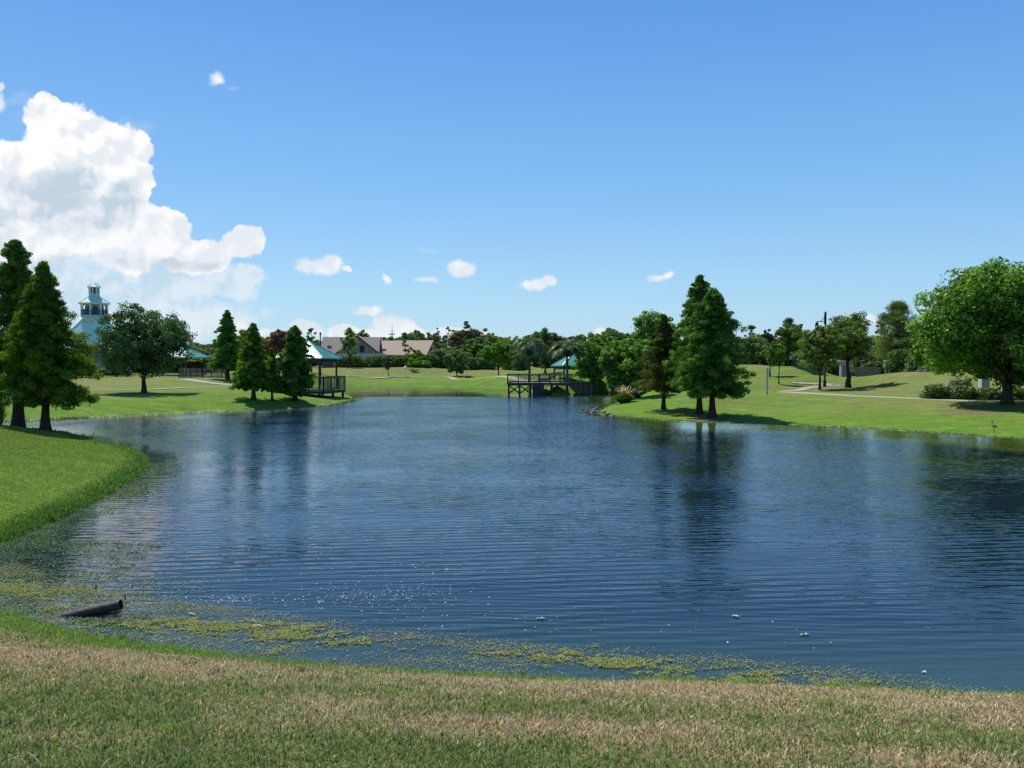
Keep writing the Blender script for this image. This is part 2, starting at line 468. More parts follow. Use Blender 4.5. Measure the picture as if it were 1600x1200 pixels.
TREES = []
def tree(kind, px, Y, top, hw, label, mat, base_frac=.2, seed=1, tr=None, ncl=None, nlf=None, leaf=None, group=None,
         name=None, cat='tree', bark='bark', flare=1.6, power=.72, lobes=11, base_z=None, lean=0, coff=0.0, spread=.58):
    x = xof(px, Y); z0 = gz(x, Y) if base_z is None else base_z
    H = zof(top, Y) - z0; R = hw / F * Y
    b0 = H * base_frac
    root = empty(name or {'cypress': 'cypress_tree', 'round': 'broadleaf_tree', 'pine': 'pine_tree'}[kind], (x, Y, z0 - .02))
    rng = np.random.default_rng(seed)
    pix = Y / 826.0                     # metres per pixel at this distance
    tr = tr or R * .1
    limbs = []
    if kind == 'cypress':
        size = leaf or max(.15, pix * 1.9)
        V, Fc, T = crown_cypress(H, R, b0, ncl or 90, nlf or 120, size, seed, power)
        for i in range(16):
            a = rng.random() * 6.28; h = b0 + (H - b0) * rng.random() * .7; q = R * .75 * (1 - (h - b0) / (H - b0))
            limbs.append(((0, 0, h), (math.cos(a) * q, math.sin(a) * q, h + .05 * q), tr * .22))
    elif kind == 'round':
        size = leaf or max(.16, pix * 2.0)
        V, Fc, T = crown_round(H, R, b0, ncl or 420, nlf or 70, size, seed, lobes, spread=spread)
        for i in range(14):
            a = rng.random() * 6.28; q = R * (.4 + .35 * rng.random()); h = b0 * .95 + (H - b0) * .12 * rng.random()
            limbs.append(((0, 0, h), (math.cos(a) * q, math.sin(a) * q, b0 + (H - b0) * (.25 + .5 * rng.random())), tr * .35))
    else:
        size = leaf or max(.22, pix * 2.4)
        V, Fc, T, C = crown_pine(H, R, b0, ncl or 34, nlf or 110, size, seed)
        for c in C:
            limbs.append(((0, 0, c[2] - .1 * abs(c[0]) - .3), tuple(c), tr * .3))
    mb = trunk(H * (.95 if kind != 'round' else .72), tr, seed, flare, lean, .12, limbs)
    mb.build('trunk', M[bark], root, smooth=True)
    V[:, 0] += coff
    mesh_np('crown', V, Fc, M[mat], root, T)
    tag(root, label, cat, group)
    TREES.append(root)
    return root

# ================================================================== SETTING: ground, water, paths, floating weed, grass
def spaced(pos, neg):
    return np.array(sorted(set([-x for x in neg] + list(pos))))
def grow(a, b, s0, g):
    o = [a]; s = s0
    while o[-1] < b: o.append(o[-1] + s); s *= g
    return o
ys = np.array([-60, -30, -15, -8, -4, -1] + list(np.arange(1, 16, .25)) + list(np.arange(16, 50, .45)) + list(np.arange(50, 132, .8)) + grow(132, 3500, 1.2, 1.06))
xp = list(np.arange(0, 14, .3)) + list(np.arange(14, 45, .5)) + grow(45, 2800, .8, 1.045)
xs = np.array(sorted(set([-x for x in xp] + xp)))
XX, YY = np.meshgrid(xs, ys)
P = np.stack([XX.ravel(), YY.ravel()], 1)
D = np.full(len(P), 500.0)
near_ = (np.abs(P[:, 0]) < 220) & (P[:, 1] < 320)
D[near_] = sdf(P[near_])
Z = hfield(P, D)
nx, ny = len(xs), len(ys)
I = np.arange(nx * ny).reshape(ny, nx)
Fq = np.stack([I[:-1, :-1], I[:-1, 1:], I[1:, 1:], I[1:, :-1]], -1).reshape(-1, 4)

def ground_mat():
    m, nt, out = newmat('lawn_ground')
    b = N(nt, 'ShaderNodeBsdfPrincipled', inp={'Roughness': .95, 'Specular IOR Level': .05})
    geo = N(nt, 'ShaderNodeNewGeometry'); pos = geo.outputs['Position']
    d = N(nt, 'ShaderNodeAttribute', attribute_name='shore').outputs['Fac']
    sep = N(nt, 'ShaderNodeSeparateXYZ'); nt.links.new(pos, sep.inputs[0])
    # broad patches, streaks from mowing and fine blades
    mp = N(nt, 'ShaderNodeMapping'); mp.inputs['Scale'].default_value = (1, 1.0, 0.1); nt.links.new(pos, mp.inputs[0])
    n1 = noise(nt, mp.outputs[0], .13, 5, .6)
    mp2 = N(nt, 'ShaderNodeMapping'); mp2.inputs['Scale'].default_value = (.35, 1, .1); mp2.inputs['Rotation'].default_value = (0, 0, .15); nt.links.new(pos, mp2.inputs[0])
    n2 = noise(nt, mp2.outputs[0], 1.1, 6, .65)
    n3 = noise(nt, pos, 14, 6, .75)
    n4 = noise(nt, pos, 70, 4, .8)
    green = ramp(nt, n2, [(.30, (.072, .145, .018)), (.52, (.112, .200, .026)), (.72, (.165, .245, .042))])
    dry = ramp(nt, n2, [(.3, (.13, .145, .045)), (.7, (.225, .205, .085))])
    dryfac = math_(nt, 'MULTIPLY', ramp(nt, n1, [(.44, (0, 0, 0)), (.66, (1, 1, 1))]), math_(nt, 'MULTIPLY', math_(nt, 'SUBTRACT', d, 2.5), .12, clamp=True), clamp=True)
    dryfac = math_(nt, 'MULTIPLY_ADD', dryfac, .62, math_(nt, 'MULTIPLY', math_(nt, 'SUBTRACT', d, 4.0), .022, clamp=True), clamp=True)
    nearf = N(nt, 'ShaderNodeMapRange', inp={1: 13.0, 2: 16.0, 3: 0.0, 4: 1.0}); nt.links.new(sep.outputs[1], nearf.inputs[0])
    dryfac = math_(nt, 'MULTIPLY', dryfac, nearf.outputs[0])
    col = mixc(nt, dryfac, green, dry)
    # foreground bank: scalped, strawy turf under the blades
    dn = ramp(nt, math_(nt, 'MULTIPLY_ADD', n3, .4, math_(nt, 'MULTIPLY', n1, .6)), [(.38, (.10, .15, .04)), (.5, (.20, .17, .085)), (.62, (.30, .21, .12))])
    strip = N(nt, 'ShaderNodeMapRange', inp={1: .3, 2: 1.3, 3: 0.0, 4: 1.0}); nt.links.new(d, strip.inputs[0])
    nf = math_(nt, 'MULTIPLY', math_(nt, 'SUBTRACT', 1.0, nearf.outputs[0]), strip.outputs[0])
    col = mixc(nt, nf, col, dn)
    fine = ramp(nt, n3, [(.25, (.62, .66, .55)), (.5, (1, 1, 1)), (.75, (1.35, 1.3, 1.25))])
    col = mixc(nt, .8, col, fine, 'MULTIPLY')
    n6 = noise(nt, pos, 3.2, 5, .7)
    col = mixc(nt, .85, col, ramp(nt, n6, [(.30, (.68, .72, .60)), (.5, (1, 1, 1)), (.70, (1.30, 1.24, 1.22))]), 'MULTIPLY')
    fine2 = ramp(nt, n4, [(.3, (.72, .75, .7)), (.7, (1.25, 1.22, 1.2))])
    col = mixc(nt, .7, col, fine2, 'MULTIPLY')
    # pale lip of dry silt and clippings at the waterline, dark wet silt below
    lip = N(nt, 'ShaderNodeMapRange', inp={1: .0, 2: .35, 3: 1.0, 4: 0.0}); nt.links.new(math_(nt, 'ABSOLUTE', math_(nt, 'SUBTRACT', d, .12)), lip.inputs[0])
    n5 = noise(nt, pos, 1.3, 4)
    lipf = math_(nt, 'MULTIPLY', lip.outputs[0], ramp(nt, n5, [(.4, (.15, .15, .15)), (.6, (1, 1, 1))]))
    yl = N(nt, 'ShaderNodeMapRange', inp={1: 38.0, 2: 50.0, 3: 0.15, 4: 1.0}); nt.links.new(sep.outputs[1], yl.inputs[0])
    lipf = math_(nt, 'MULTIPLY', lipf, yl.outputs[0])
    yl2 = N(nt, 'ShaderNodeMapRange', inp={1: 80.0, 2: 105.0, 3: 1.0, 4: 0.2}); nt.links.new(sep.outputs[1], yl2.inputs[0])
    lipf = math_(nt, 'MULTIPLY', lipf, yl2.outputs[0])
    col = mixc(nt, lipf, col, (.42, .43, .24))
    wet = N(nt, 'ShaderNodeMapRange', inp={1: -.15, 2: -.5, 3: 0.0, 4: 1.0}); nt.links.new(d, wet.inputs[0])
    col = mixc(nt, wet.outputs[0], col, (.035, .04, .025))
    # bare mulch ring under the big tree on the right bank
    def ring(cx_, cy_, rad):
        vd = N(nt, 'ShaderNodeVectorMath', operation='DISTANCE'); vd.inputs[1].default_value = (cx_, cy_, 0)
        cmb = N(nt, 'ShaderNodeCombineXYZ'); nt.links.new(sep.outputs[0], cmb.inputs[0]); nt.links.new(sep.outputs[1], cmb.inputs[1])
        nt.links.new(cmb.outputs[0], vd.inputs[0])
        r_ = N(nt, 'ShaderNodeMapRange', inp={1: rad, 2: rad * .8, 3: 0.0, 4: 1.0})
        nt.links.new(math_(nt, 'MULTIPLY_ADD', math_(nt, 'SUBTRACT', n5, .5), 2.5, vd.outputs['Value']), r_.inputs[0])
        return r_.outputs[0]
    for (px, Y, rad) in ((1515, 53.5, 2.4), (225, 72, 1.3), (1112, 54, 1.6)):
        col = mixc(nt, math_(nt, 'MULTIPLY', ring(xof(px, Y), Y, rad), .75), col, ramp(nt, n3, [(.3, (.10, .062, .04)), (.7, (.24, .155, .11))]))
    nt.links.new(col, b.inputs['Base Color'])
    bp = N(nt, 'ShaderNodeBump', inp={'Strength': .55, 'Distance': .05}); nt.links.new(n3, bp.inputs['Height'])
    nt.links.new(bp.outputs[0], b.inputs['Normal'])
    nt.links.new(b.outputs[0], out.inputs[0])
    return m
g = mesh_np('ground', np.stack([P[:, 0], P[:, 1], Z], 1), Fq, ground_mat(), fattr={'shore': D}, smooth=True)
tag(g, kind='structure', label='grassy banks and lawn around the pond')

# ---- water
def water_mat():
    m, nt, out = newmat('pond_water')
    geo = N(nt, 'ShaderNodeNewGeometry'); pos = geo.outputs['Position']
    calm = N(nt, 'ShaderNodeAttribute', attribute_name='calm').outputs['Fac']
    shal = N(nt, 'ShaderNodeAttribute', attribute_name='shallow').outputs['Fac']
    b = N(nt, 'ShaderNodeBsdfPrincipled', inp={'Roughness': .04, 'IOR': 1.333, 'Specular IOR Level': .5})
    nb = noise(nt, pos, .35, 4)
    deep = ramp(nt, nb, [(.3, (.004, .012, .022)), (.7, (.006, .016, .028))])
    col = mixc(nt, shal, deep, (.028, .060, .045))
    green_fac = N(nt, 'ShaderNodeAttribute', attribute_name='green_band').outputs['Fac']
    col = mixc(nt, green_fac, col, (.055, .085, .012))  # greener water colour along the right shore and the left cove
    nt.links.new(col, b.inputs['Base Color'])
    # ripple height: long parallel wavelets + chop, both world-space
    mp = N(nt, 'ShaderNodeMapping'); mp.inputs['Rotation'].default_value = (0, 0, math.radians(-7)); nt.links.new(pos, mp.inputs[0])
    w = N(nt, 'ShaderNodeTexWave', wave_type='BANDS', bands_direction='Y', wave_profile='SIN',
          inp={'Scale': .95, 'Distortion': 5.5, 'Detail': 3.0, 'Detail Scale': .35, 'Detail Roughness': .55})
    mpw = N(nt, 'ShaderNodeMapping'); mpw.inputs['Scale'].default_value = (.42, 1.0, 1); nt.links.new(mp.outputs[0], mpw.inputs[0])
    nt.links.new(mpw.outputs[0], w.inputs['Vector'])
    w2 = N(nt, 'ShaderNodeTexWave', wave_type='BANDS', bands_direction='Y', wave_profile='SIN',
          inp={'Scale': 1.8, 'Distortion': 7.0, 'Detail': 3.0, 'Detail Scale': .5, 'Detail Roughness': .6})
    mpw2 = N(nt, 'ShaderNodeMapping'); mpw2.inputs['Scale'].default_value = (.35, 1.0, 1); mpw2.inputs['Rotation'].default_value = (0, 0, math.radians(9)); nt.links.new(pos, mpw2.inputs[0])
    nt.links.new(mpw2.outputs[0], w2.inputs['Vector'])
    mpc = N(nt, 'ShaderNodeMapping'); mpc.inputs['Scale'].default_value = (.45, 1.0, 1); nt.links.new(mp.outputs[0], mpc.inputs[0])
    chop = noise(nt, mpc.outputs[0], 3.2, 4, .55)
    swell = noise(nt, mpc.outputs[0], .55, 3, .5)
    amp = noise(nt, pos, .16, 3, .5)           # patches of stronger and weaker wind
    ampr = N(nt, 'ShaderNodeMapRange', inp={1: .32, 2: .68, 3: .45, 4: 1.35}); nt.links.new(amp, ampr.inputs[0])
    sep = N(nt, 'ShaderNodeSeparateXYZ'); nt.links.new(pos, sep.inputs[0])
    far = N(nt, 'ShaderNodeMapRange', inp={1: 12.0, 2: 45.0, 3: 0.0, 4: 1.0}); nt.links.new(sep.outputs[1], far.inputs[0])
    pat = N(nt, 'ShaderNodeMapRange', inp={1: .35, 2: .65, 3: .15, 4: 1.35}); nt.links.new(noise(nt, mpc.outputs[0], .42, 3, .5), pat.inputs[0])
    h = math_(nt, 'MULTIPLY', math_(nt, 'MULTIPLY', w.outputs['Fac'], .0058), pat.outputs[0])
    h = math_(nt, 'ADD', h, math_(nt, 'MULTIPLY', w2.outputs['Fac'], .0022))
    ca = math_(nt, 'MULTIPLY_ADD', far.outputs[0], .030, .012)
    h = math_(nt, 'ADD', h, math_(nt, 'MULTIPLY', chop, ca))
    h = math_(nt, 'ADD', h, math_(nt, 'MULTIPLY', swell, .028))
    h = math_(nt, 'MULTIPLY', h, ampr.outputs[0])
    st = math_(nt, 'MULTIPLY_ADD', calm, -.93, 1.0)
    h = math_(nt, 'MULTIPLY', h, st)
    bp = N(nt, 'ShaderNodeBump', inp={'Strength': 1.0, 'Distance': 1.0}); nt.links.new(h, bp.inputs['Height'])
    # distant ripples are smaller than a pixel: perturb the normal directly so that they keep their slope
    def slope(vec_, sc_, k, det):
        c_ = noise(nt, vec_, sc_, det, .6, out=1)
        q = N(nt, 'ShaderNodeVectorMath', operation='SUBTRACT'); nt.links.new(c_, q.inputs[0]); q.inputs[1].default_value = (.5, .5, .5)
        r_ = N(nt, 'ShaderNodeVectorMath', operation='MULTIPLY'); nt.links.new(q.outputs[0], r_.inputs[0]); r_.inputs[1].default_value = k
        return r_.outputs[0]
    mpf = N(nt, 'ShaderNodeMapping'); mpf.inputs['Scale'].default_value = (.5, 1.0, 1); nt.links.new(pos, mpf.inputs[0])
    mpg = N(nt, 'ShaderNodeMapping'); mpg.inputs['Scale'].default_value = (.22, 1.0, 1); nt.links.new(mp.outputs[0], mpg.inputs[0])
    s1 = slope(mpf.outputs[0], 10.0, (.40, .85, 0), 1.0)
    s2 = slope(mpg.outputs[0], 2.2, (.06, .30, 0), 3.0)
    sa = N(nt, 'ShaderNodeVectorMath', operation='ADD'); nt.links.new(s1, sa.inputs[0]); nt.links.new(s2, sa.inputs[1])
    sk = N(nt, 'ShaderNodeVectorMath', operation='ADD'); nt.links.new(sa.outputs[0], sk.inputs[0]); sk.inputs[1].default_value = (0, -.085, 0); sa = sk   # steep lee faces of the wavelets
    near_far = N(nt, 'ShaderNodeMapRange', inp={1: 14.0, 2: 55.0, 3: 0.04, 4: .72}); nt.links.new(sep.outputs[1], near_far.inputs[0])
    ss_ = math_(nt, 'MULTIPLY', math_(nt, 'MULTIPLY', near_far.outputs[0], ampr.outputs[0]), math_(nt, 'MULTIPLY_ADD', calm, -.97, 1.0))
    sv = N(nt, 'ShaderNodeVectorMath', operation='SCALE'); nt.links.new(sa.outputs[0], sv.inputs[0]); nt.links.new(ss_, sv.inputs['Scale'])
    na = N(nt, 'ShaderNodeVectorMath', operation='ADD'); nt.links.new(bp.outputs[0], na.inputs[0]); nt.links.new(sv.outputs[0], na.inputs[1])
    nn = N(nt, 'ShaderNodeVectorMath', operation='NORMALIZE'); nt.links.new(na.outputs[0], nn.inputs[0])
    nt.links.new(nn.outputs[0], b.inputs['Normal'])
    nt.links.new(b.outputs[0], out.inputs[0])
    return m
wx = np.arange(-46, 47, .5); wy = np.arange(6, 136, .5)
WX, WY = np.meshgrid(wx, wy)
WP = np.stack([WX.ravel(), WY.ravel()], 1)
wd = -sdf(WP)                                   # distance from shore into the pond
ss = lambda a, b, x: (lambda t: t * t * (3 - 2 * t))(np.clip((x - a) / (b - a), 0, 1))
jit = (vnoise(WP[:, 0], WP[:, 1], 9, 5) - .5) * 4 + (vnoise(WP[:, 0], WP[:, 1], 3, 6) - .5) * 2
calm = ss(88, 92, WP[:, 1] + jit * .3)
right = ss(4, 12, WP[:, 0]) * ss(30, 36, WP[:, 1])
calm = np.maximum(calm, right * ss(7.0, 4.0, wd + jit * .5) * .8)
calm = np.maximum(calm, right * ss(22, 6, wd + jit) * .45)
calm = np.maximum(calm, ss(-3.5, -7.5, WP[:, 0]) * ss(38, 26, WP[:, 1]) * .5)
calm = np.maximum(calm, ss(2.2, .6, wd + jit * .15) * .8)
shal = np.clip(ss(3.2, .2, wd + jit * .3) * .8, 0, 1)
nxw, nyw = len(wx), len(wy)
I = np.arange(nxw * nyw).reshape(nyw, nxw)
Fw = np.stack([I[:-1, :-1], I[:-1, 1:], I[1:, 1:], I[1:, :-1]], -1).reshape(-1, 4)
keep = (wd[Fw] > -2.5).any(1)
wat = mesh_np('water', np.stack([WP[:, 0], WP[:, 1], np.zeros(len(WP))], 1), Fw[keep], water_mat(), fattr={'calm': calm, 'shallow': shal, 'green_band': np.clip(right * ss(7.5, 3.5, wd + jit * .7) + ss(-8, -14, WP[:, 0]) * ss(36, 40, WP[:, 1]) * ss(3.0, .5, wd + jit * .3) * .5, 0, 1)}, smooth=True)
tag(wat, kind='structure', label='rippled blue pond water')

# ---- concrete paths
def path(pxs, width, label):
    line = []
    for (px, py) in pxs:
        h_ = hit(px, py)
        if h_ is not None: line.append(h_[:2])
    line = np.array(line)
    # resample
    seg = np.hypot(*np.diff(line, axis=0).T); s = np.concatenate([[0], np.cumsum(seg)])
    t = np.arange(0, s[-1], .7)
    q = np.stack([np.interp(t, s, line[:, 0]), np.interp(t, s, line[:, 1])], 1)
    for _ in range(6): q[1:-1] = (q[:-2] + q[1:-1] * 2 + q[2:]) / 4
    tg = np.gradient(q, axis=0); tg /= np.linalg.norm(tg, axis=1)[:, None]
    nm = np.stack([-tg[:, 1], tg[:, 0]], 1)
    rows = []
    offs = (-1, -.5, 0, .5, 1)
    for o_ in offs:
        p_ = q + nm * width / 2 * o_
        rows.append(np.column_stack([p_, hfield(p_) + .03]))
    zt = np.max([r[:, 2] for r in rows], 0)
    for r in rows: r[:, 2] = r[:, 2] * .5 + zt * .5
    lo = [rows[0] - (0, 0, .2)] + rows + [rows[-1] - (0, 0, .2)]
    V = np.stack(lo, 1).reshape(-1, 3); k = len(lo); n_ = len(q)
    I = np.arange(n_ * k).reshape(n_, k)
    Fc = np.stack([I[:-1, :-1], I[:-1, 1:], I[1:, 1:], I[1:, :-1]], -1).reshape(-1, 4)
    o = mesh_np('path', V, Fc, M['concrete'])
    tag(o, label, kind='structure')
path([(60, 612), (130, 610.3), (200, 609), (280, 607), (350, 604.5), (372, 603.5), (390, 604.5), (430, 609)], 1.1, 'pale footpath along the left bank')
path([(285, 592.5), (310, 596.5), (340, 600.5), (372, 603.5)], 1.1, 'footpath slanting down to the bank path')
path([(500, 590), (560, 589.5), (620, 589), (700, 588.3), (770, 589.5), (800, 590), (850, 592)], 1.1, 'far footpath across the lawn behind the pond')
path([(1650, 632), (1600, 629.5), (1500, 626), (1440, 623), (1380, 621), (1320, 618), (1275, 615.5), (1245, 613.5), (1222, 612.5)], 1.25, 'pale footpath along the right bank')
path([(1215, 612), (1235, 611), (1250, 610.5), (1262, 607), (1280, 603.5), (1300, 602), (1320, 603)], 1.0, 'footpath curling off to the mound')
path([(1238, 599), (1262, 599.5), (1285, 601), (1310, 602)], 1.0, 'footpath crossing behind the lamp post')

# ---- floating weed on the water near the bank
def leafmat(name, attr='bladecol', rough=.6, transl=.2):
    m, nt, out = newmat(name)
    a = N(nt, 'ShaderNodeAttribute', attribute_name=attr)
    d = N(nt, 'ShaderNodeBsdfPrincipled', inp={'Roughness': rough, 'Specular IOR Level': .10})
    t = N(nt, 'ShaderNodeBsdfTranslucent')
    nt.links.new(a.outputs['Color'], d.inputs['Base Color']); nt.links.new(a.outputs['Color'], t.inputs[0])
    mx = N(nt, 'ShaderNodeMixShader', inp={0: transl})
    nt.links.new(d.outputs[0], mx.inputs[1]); nt.links.new(t.outputs[0], mx.inputs[2]); nt.links.new(mx.outputs[0], out.inputs[0])
    return m
BLADE = leafmat('grass_blades', transl=.35)
WEED = leafmat('floating_weed', transl=.1, rough=.85)

def flat_leaves(P2, size, colr, rng, name, label, zup=.012, tilt=.25, aspect=.6):
    n_ = len(P2)
    a = rng.random(n_) * 6.283
    t = np.stack([np.cos(a), np.sin(a), tilt * rng.normal(size=n_)], 1)
    b_ = np.stack([-np.sin(a), np.cos(a), tilt * rng.normal(size=n_)], 1)
    s = (size * (.5 + rng.random(n_)))[:, None]
    c = np.column_stack([P2, zup + .012 * rng.random(n_)])
    V = np.stack([c - t * s * .5, c + b_ * s * .5 * aspect, c + t * s * .5, c - b_ * s * .5 * aspect], 1)
    o = mesh_np(name, V.reshape(-1, 3), np.arange(4 * n_).reshape(-1, 4), WEED, color=np.repeat(np.column_stack([colr, np.ones(n_)]), 4, 0))
    return tag(o, label, kind='stuff', cat='water weed')

rng = np.random.default_rng(11)
def pick(cols, n_, rng, jit=.25):
    cols = np.array(cols); c = cols[rng.integers(len(cols), size=n_)]
    return c * (1 + jit * rng.normal(size=(n_, 1))).clip(.4, 1.8)

# outer edge of the weed band in image terms -> world distance
edge = np.array([onwater(*p) for p in [(-200, 880), (0, 870), (100, 915), (200, 932), (330, 948), (450, 962), (600, 985), (750, 1003), (900, 1014), (1050, 1022), (1200, 1036), (1350, 1052), (1500, 1075), (1650, 1096)]])
def band_t(P2):
    """0 outside the band, 1 well inside, for the near bank"""
    ye = np.interp(P2[:, 0], edge[:, 0], edge[:, 1])
    return (ye - P2[:, 1])
C0 = np.column_stack([rng.uniform(-9.5, 8.5, 800000), rng.uniform(8.6, 15.5, 800000)])
dd = sdf(C0); bt = band_t(C0)
nz = vnoise(C0[:, 0], C0[:, 1] * 2.0, .9, 21) * .5 + vnoise(C0[:, 0], C0[:, 1] * 2.0, .32, 22) * .35 + vnoise(C0[:, 0], C0[:, 1] * 2, .12, 23) * .15
inb = (dd < 0) & (bt > -.25)
# dull submerged-looking weed speckle
leftw = ss(-2.5, -6.5, C0[:, 0])
p_dull = np.clip(.10 + .55 * (nz - .45) * 2 + .22 * np.exp(-((bt - .15) / .28) ** 2) + .15 * leftw, 0.02, .8) * np.where(bt < 0, np.exp(bt / .1), 1)
k1 = inb & (rng.random(len(C0)) < p_dull * .8)
Pd = C0[k1]
cd_ = pick([(.12, .17, .06), (.18, .20, .08), (.24, .20, .12), (.32, .28, .20), (.16, .22, .06)], len(Pd), rng)
flat_leaves(Pd, np.full(len(Pd), .021), cd_, rng, 'water_weed', 'dull green and brown weed floating along the near bank', .004, .10)
# yellow-green mats
nz2 = vnoise(C0[:, 0] * .7 + 7, C0[:, 1] * 1.7, .8, 31) * .38 + vnoise(C0[:, 0] * .7, C0[:, 1] * 2.0, .24, 33) * .34 + vnoise(C0[:, 0], C0[:, 1] * 1.6, .08, 34) * .28
thr = np.where(C0[:, 0] < -2.6, .53, .525)
zone = np.exp(-((bt - np.where(C0[:, 0] < -2.8, .75, .62)) / np.where(C0[:, 0] < -2.8, .55, .36)) ** 2)
k2 = inb & (nz2 * (.70 + .30 * zone) > thr) & (rng.random(len(C0)) < .38 * np.clip((nz2 * (.70 + .30 * zone) - thr) * 14, .15, 1) * 2)
Pm = C0[k2]
Pm = np.vstack([Pm, Pm + rng.normal(size=Pm.shape) * .02])
cm = pick([(.22, .27, .05), (.30, .34, .08), (.16, .22, .05), (.30, .27, .12)], len(Pm), rng, .18)
flat_leaves(Pm, np.full(len(Pm), .021), cm, rng, 'algae_mat', 'yellow green algae mats floating near the grass edge', .010, .3)
# small white flat flecks scattered over the near water
Pf = []
for (px, py, sx, sy, n_) in ((290, 935, 40, 3, 60), (370, 937, 20, 3, 40), (470, 940, 60, 5, 80), (560, 930, 60, 10, 160), (650, 928, 50, 12, 120), (660, 890, 60, 14, 60), (600, 965, 150, 14, 70),
                          (850, 975, 260, 18, 40), (1250, 1010, 200, 25, 14), (250, 760, 60, 30, 20), (450, 880, 160, 30, 40)):
    for _ in range(n_):
        Pf.append(onwater(px + rng.normal() * sx, py + rng.normal() * sy))
Pf = np.array(Pf); Pf = Pf[(sdf(Pf) < -.1)]
flat_leaves(Pf, np.full(len(Pf), .022), pick([(.5, .5, .48), (.36, .38, .35), (.62, .62, .6)], len(Pf), rng, .1), rng, 'pale_flecks', 'white flecks on the near water', .006, .15, .9)
# weedy left cove
C1 = np.column_stack([rng.uniform(-16, -5, 560000), rng.uniform(9, 31, 560000)])
d1 = sdf(C1)
nz = vnoise(C1[:, 0], C1[:, 1] * 1.2, 1.4, 41) * .5 + vnoise(C1[:, 0], C1[:, 1] * 1.5, .4, 42) * .5
wband = np.where(C1[:, 1] < 17.5, 2.4, 1.05)
cov = np.clip(1.25 + d1 / wband, 0, 1) * (d1 < 0)
wedge = (C1[:, 1] < 17.3) & (C1[:, 0] < -7.2 + .1 * (17 - C1[:, 1]))
cov = np.where(wedge & (d1 < 0), np.maximum(cov, .75), cov)
kk = (rng.random(len(C1)) < cov * np.clip((nz - .25) * 2.4, 0, 1) * .9)
Pc = C1[kk]
cc = pick([(.04, .10, .03), (.055, .13, .035), (.12, .20, .055), (.035, .065, .03), (.10, .12, .07), (.20, .25, .08)], len(Pc), rng)
flat_leaves(Pc, (.022 + .012 * rng.random(len(Pc))) * (.7 + Pc[:, 1] * .022), cc, rng, 'cove_weed', 'dense green weed choking the left cove', .006, .22)

# ---- grass
def blades(P2, hgt, wid, colr, rng, name, label, lean=.5, bend=.5):
    n_ = len(P2); z = hfield(P2)
    a = rng.random(n_) * 6.283
    dx, dy = np.cos(a), np.sin(a)
    side = np.stack([-dy, dx, np.zeros(n_)], 1)
    ln = np.abs(rng.normal(size=n_)) * lean
    h_ = hgt * (.45 + rng.random(n_) + .9 * (rng.random(n_) < .05))
    base = np.column_stack([P2, z - .004])
    dirv = np.stack([dx * ln, dy * ln, np.ones(n_)], 1); dirv /= np.linalg.norm(dirv, axis=1)[:, None]
    mid = base + dirv * (h_ * .55)[:, None]
    d2 = np.stack([dx * (ln + bend), dy * (ln + bend), np.full(n_, .8)], 1); d2 /= np.linalg.norm(d2, axis=1)[:, None]
    tip = mid + d2 * (h_ * .5)[:, None]
    w_ = (wid * (.6 + .8 * rng.random(n_)))[:, None]
    V = np.stack([base - side * w_ / 2, base + side * w_ / 2, mid + side * w_ * .42, mid - side * w_ * .42, tip], 1)
    i = np.arange(n_) * 5
    F1 = np.stack([i, i + 1, i + 2, i + 3], 1)
    F2 = np.stack([i + 3, i + 2, i + 4, i + 4], 1)
    # quads + triangles: write both through one mesh with mixed loops
    me = bpy.data.meshes.new(name)
    V = V.reshape(-1, 3).astype(np.float32)
    me.vertices.add(len(V)); me.vertices.foreach_set('co', V.ravel())
    loops = np.concatenate([F1, F2[:, :3]], 1).ravel().astype(np.int32)
    me.loops.add(len(loops)); me.loops.foreach_set('vertex_index', loops)
    st = np.stack([np.arange(n_) * 7, np.arange(n_) * 7 + 4], 1).ravel().astype(np.int32)
    me.polygons.add(2 * n_); me.polygons.foreach_set('loop_start', st)
    me.polygons.foreach_set('loop_total', np.tile([4, 3], n_).astype(np.int32))
    me.update(calc_edges=True)
    at_ = me.attributes.new('bladecol', 'FLOAT_COLOR', 'POINT')
    at_.data.foreach_set('color', np.repeat(np.column_stack([colr, np.ones(n_)]), 5, 0).astype(np.float32).ravel())
    me.materials.append(BLADE)
    o = bpy.data.objects.new(name, me); COL.objects.link(o)
    return tag(o, label, kind='stuff', cat='grass')

rng = np.random.default_rng(5)
n0 = 330000
Yr = 4.6 + (13.2 - 4.6) * rng.random(n0) ** 1.15
G0 = np.column_stack([rng.uniform(-.66, .66, n0) * (Yr + .5), Yr])
dg = sdf(G0); G0 = G0[dg > -.03]; dg = dg[dg > -.03]
nA = vnoise(G0[:, 0] * .6, G0[:, 1] * 1.5, .9, 51) * .55 + vnoise(G0[:, 0], G0[:, 1], .28, 52) * .30 + vnoise(G0[:, 0], G0[:, 1], .09, 53) * .15
nB = vnoise(G0[:, 0], G0[:, 1], .35, 57) * .5 + vnoise(G0[:, 0], G0[:, 1], .11, 58) * .5
fr = .42 + .85 * np.exp(-((G0[:, 0] + 6.5) / 3.2) ** 2) + .25 * (vnoise(G0[:, 0], G0[:, 1], 1.1, 54) - .5)   # width of lush fringe
lush = ss(fr + .35, fr - .1, dg)
stripc = fr + 1.15
dryp = .52 + .62 * np.exp(-((dg - stripc) / .85) ** 2) + (nA - .5) * 1.9 - .32 * ss(2.9, 4.6, dg) * ss(2.5, -6, G0[:, 0]) - .12 * ss(3.4, 4.8, dg) - .15 * ss(2, 7, G0[:, 0])
dryp = np.clip(dryp, .04, .95) * (1 - lush)
isdry = rng.random(len(G0)) < dryp
cg = pick([(.14, .235, .045), (.19, .28, .06), (.27, .32, .095), (.17, .205, .075)], len(G0), rng)
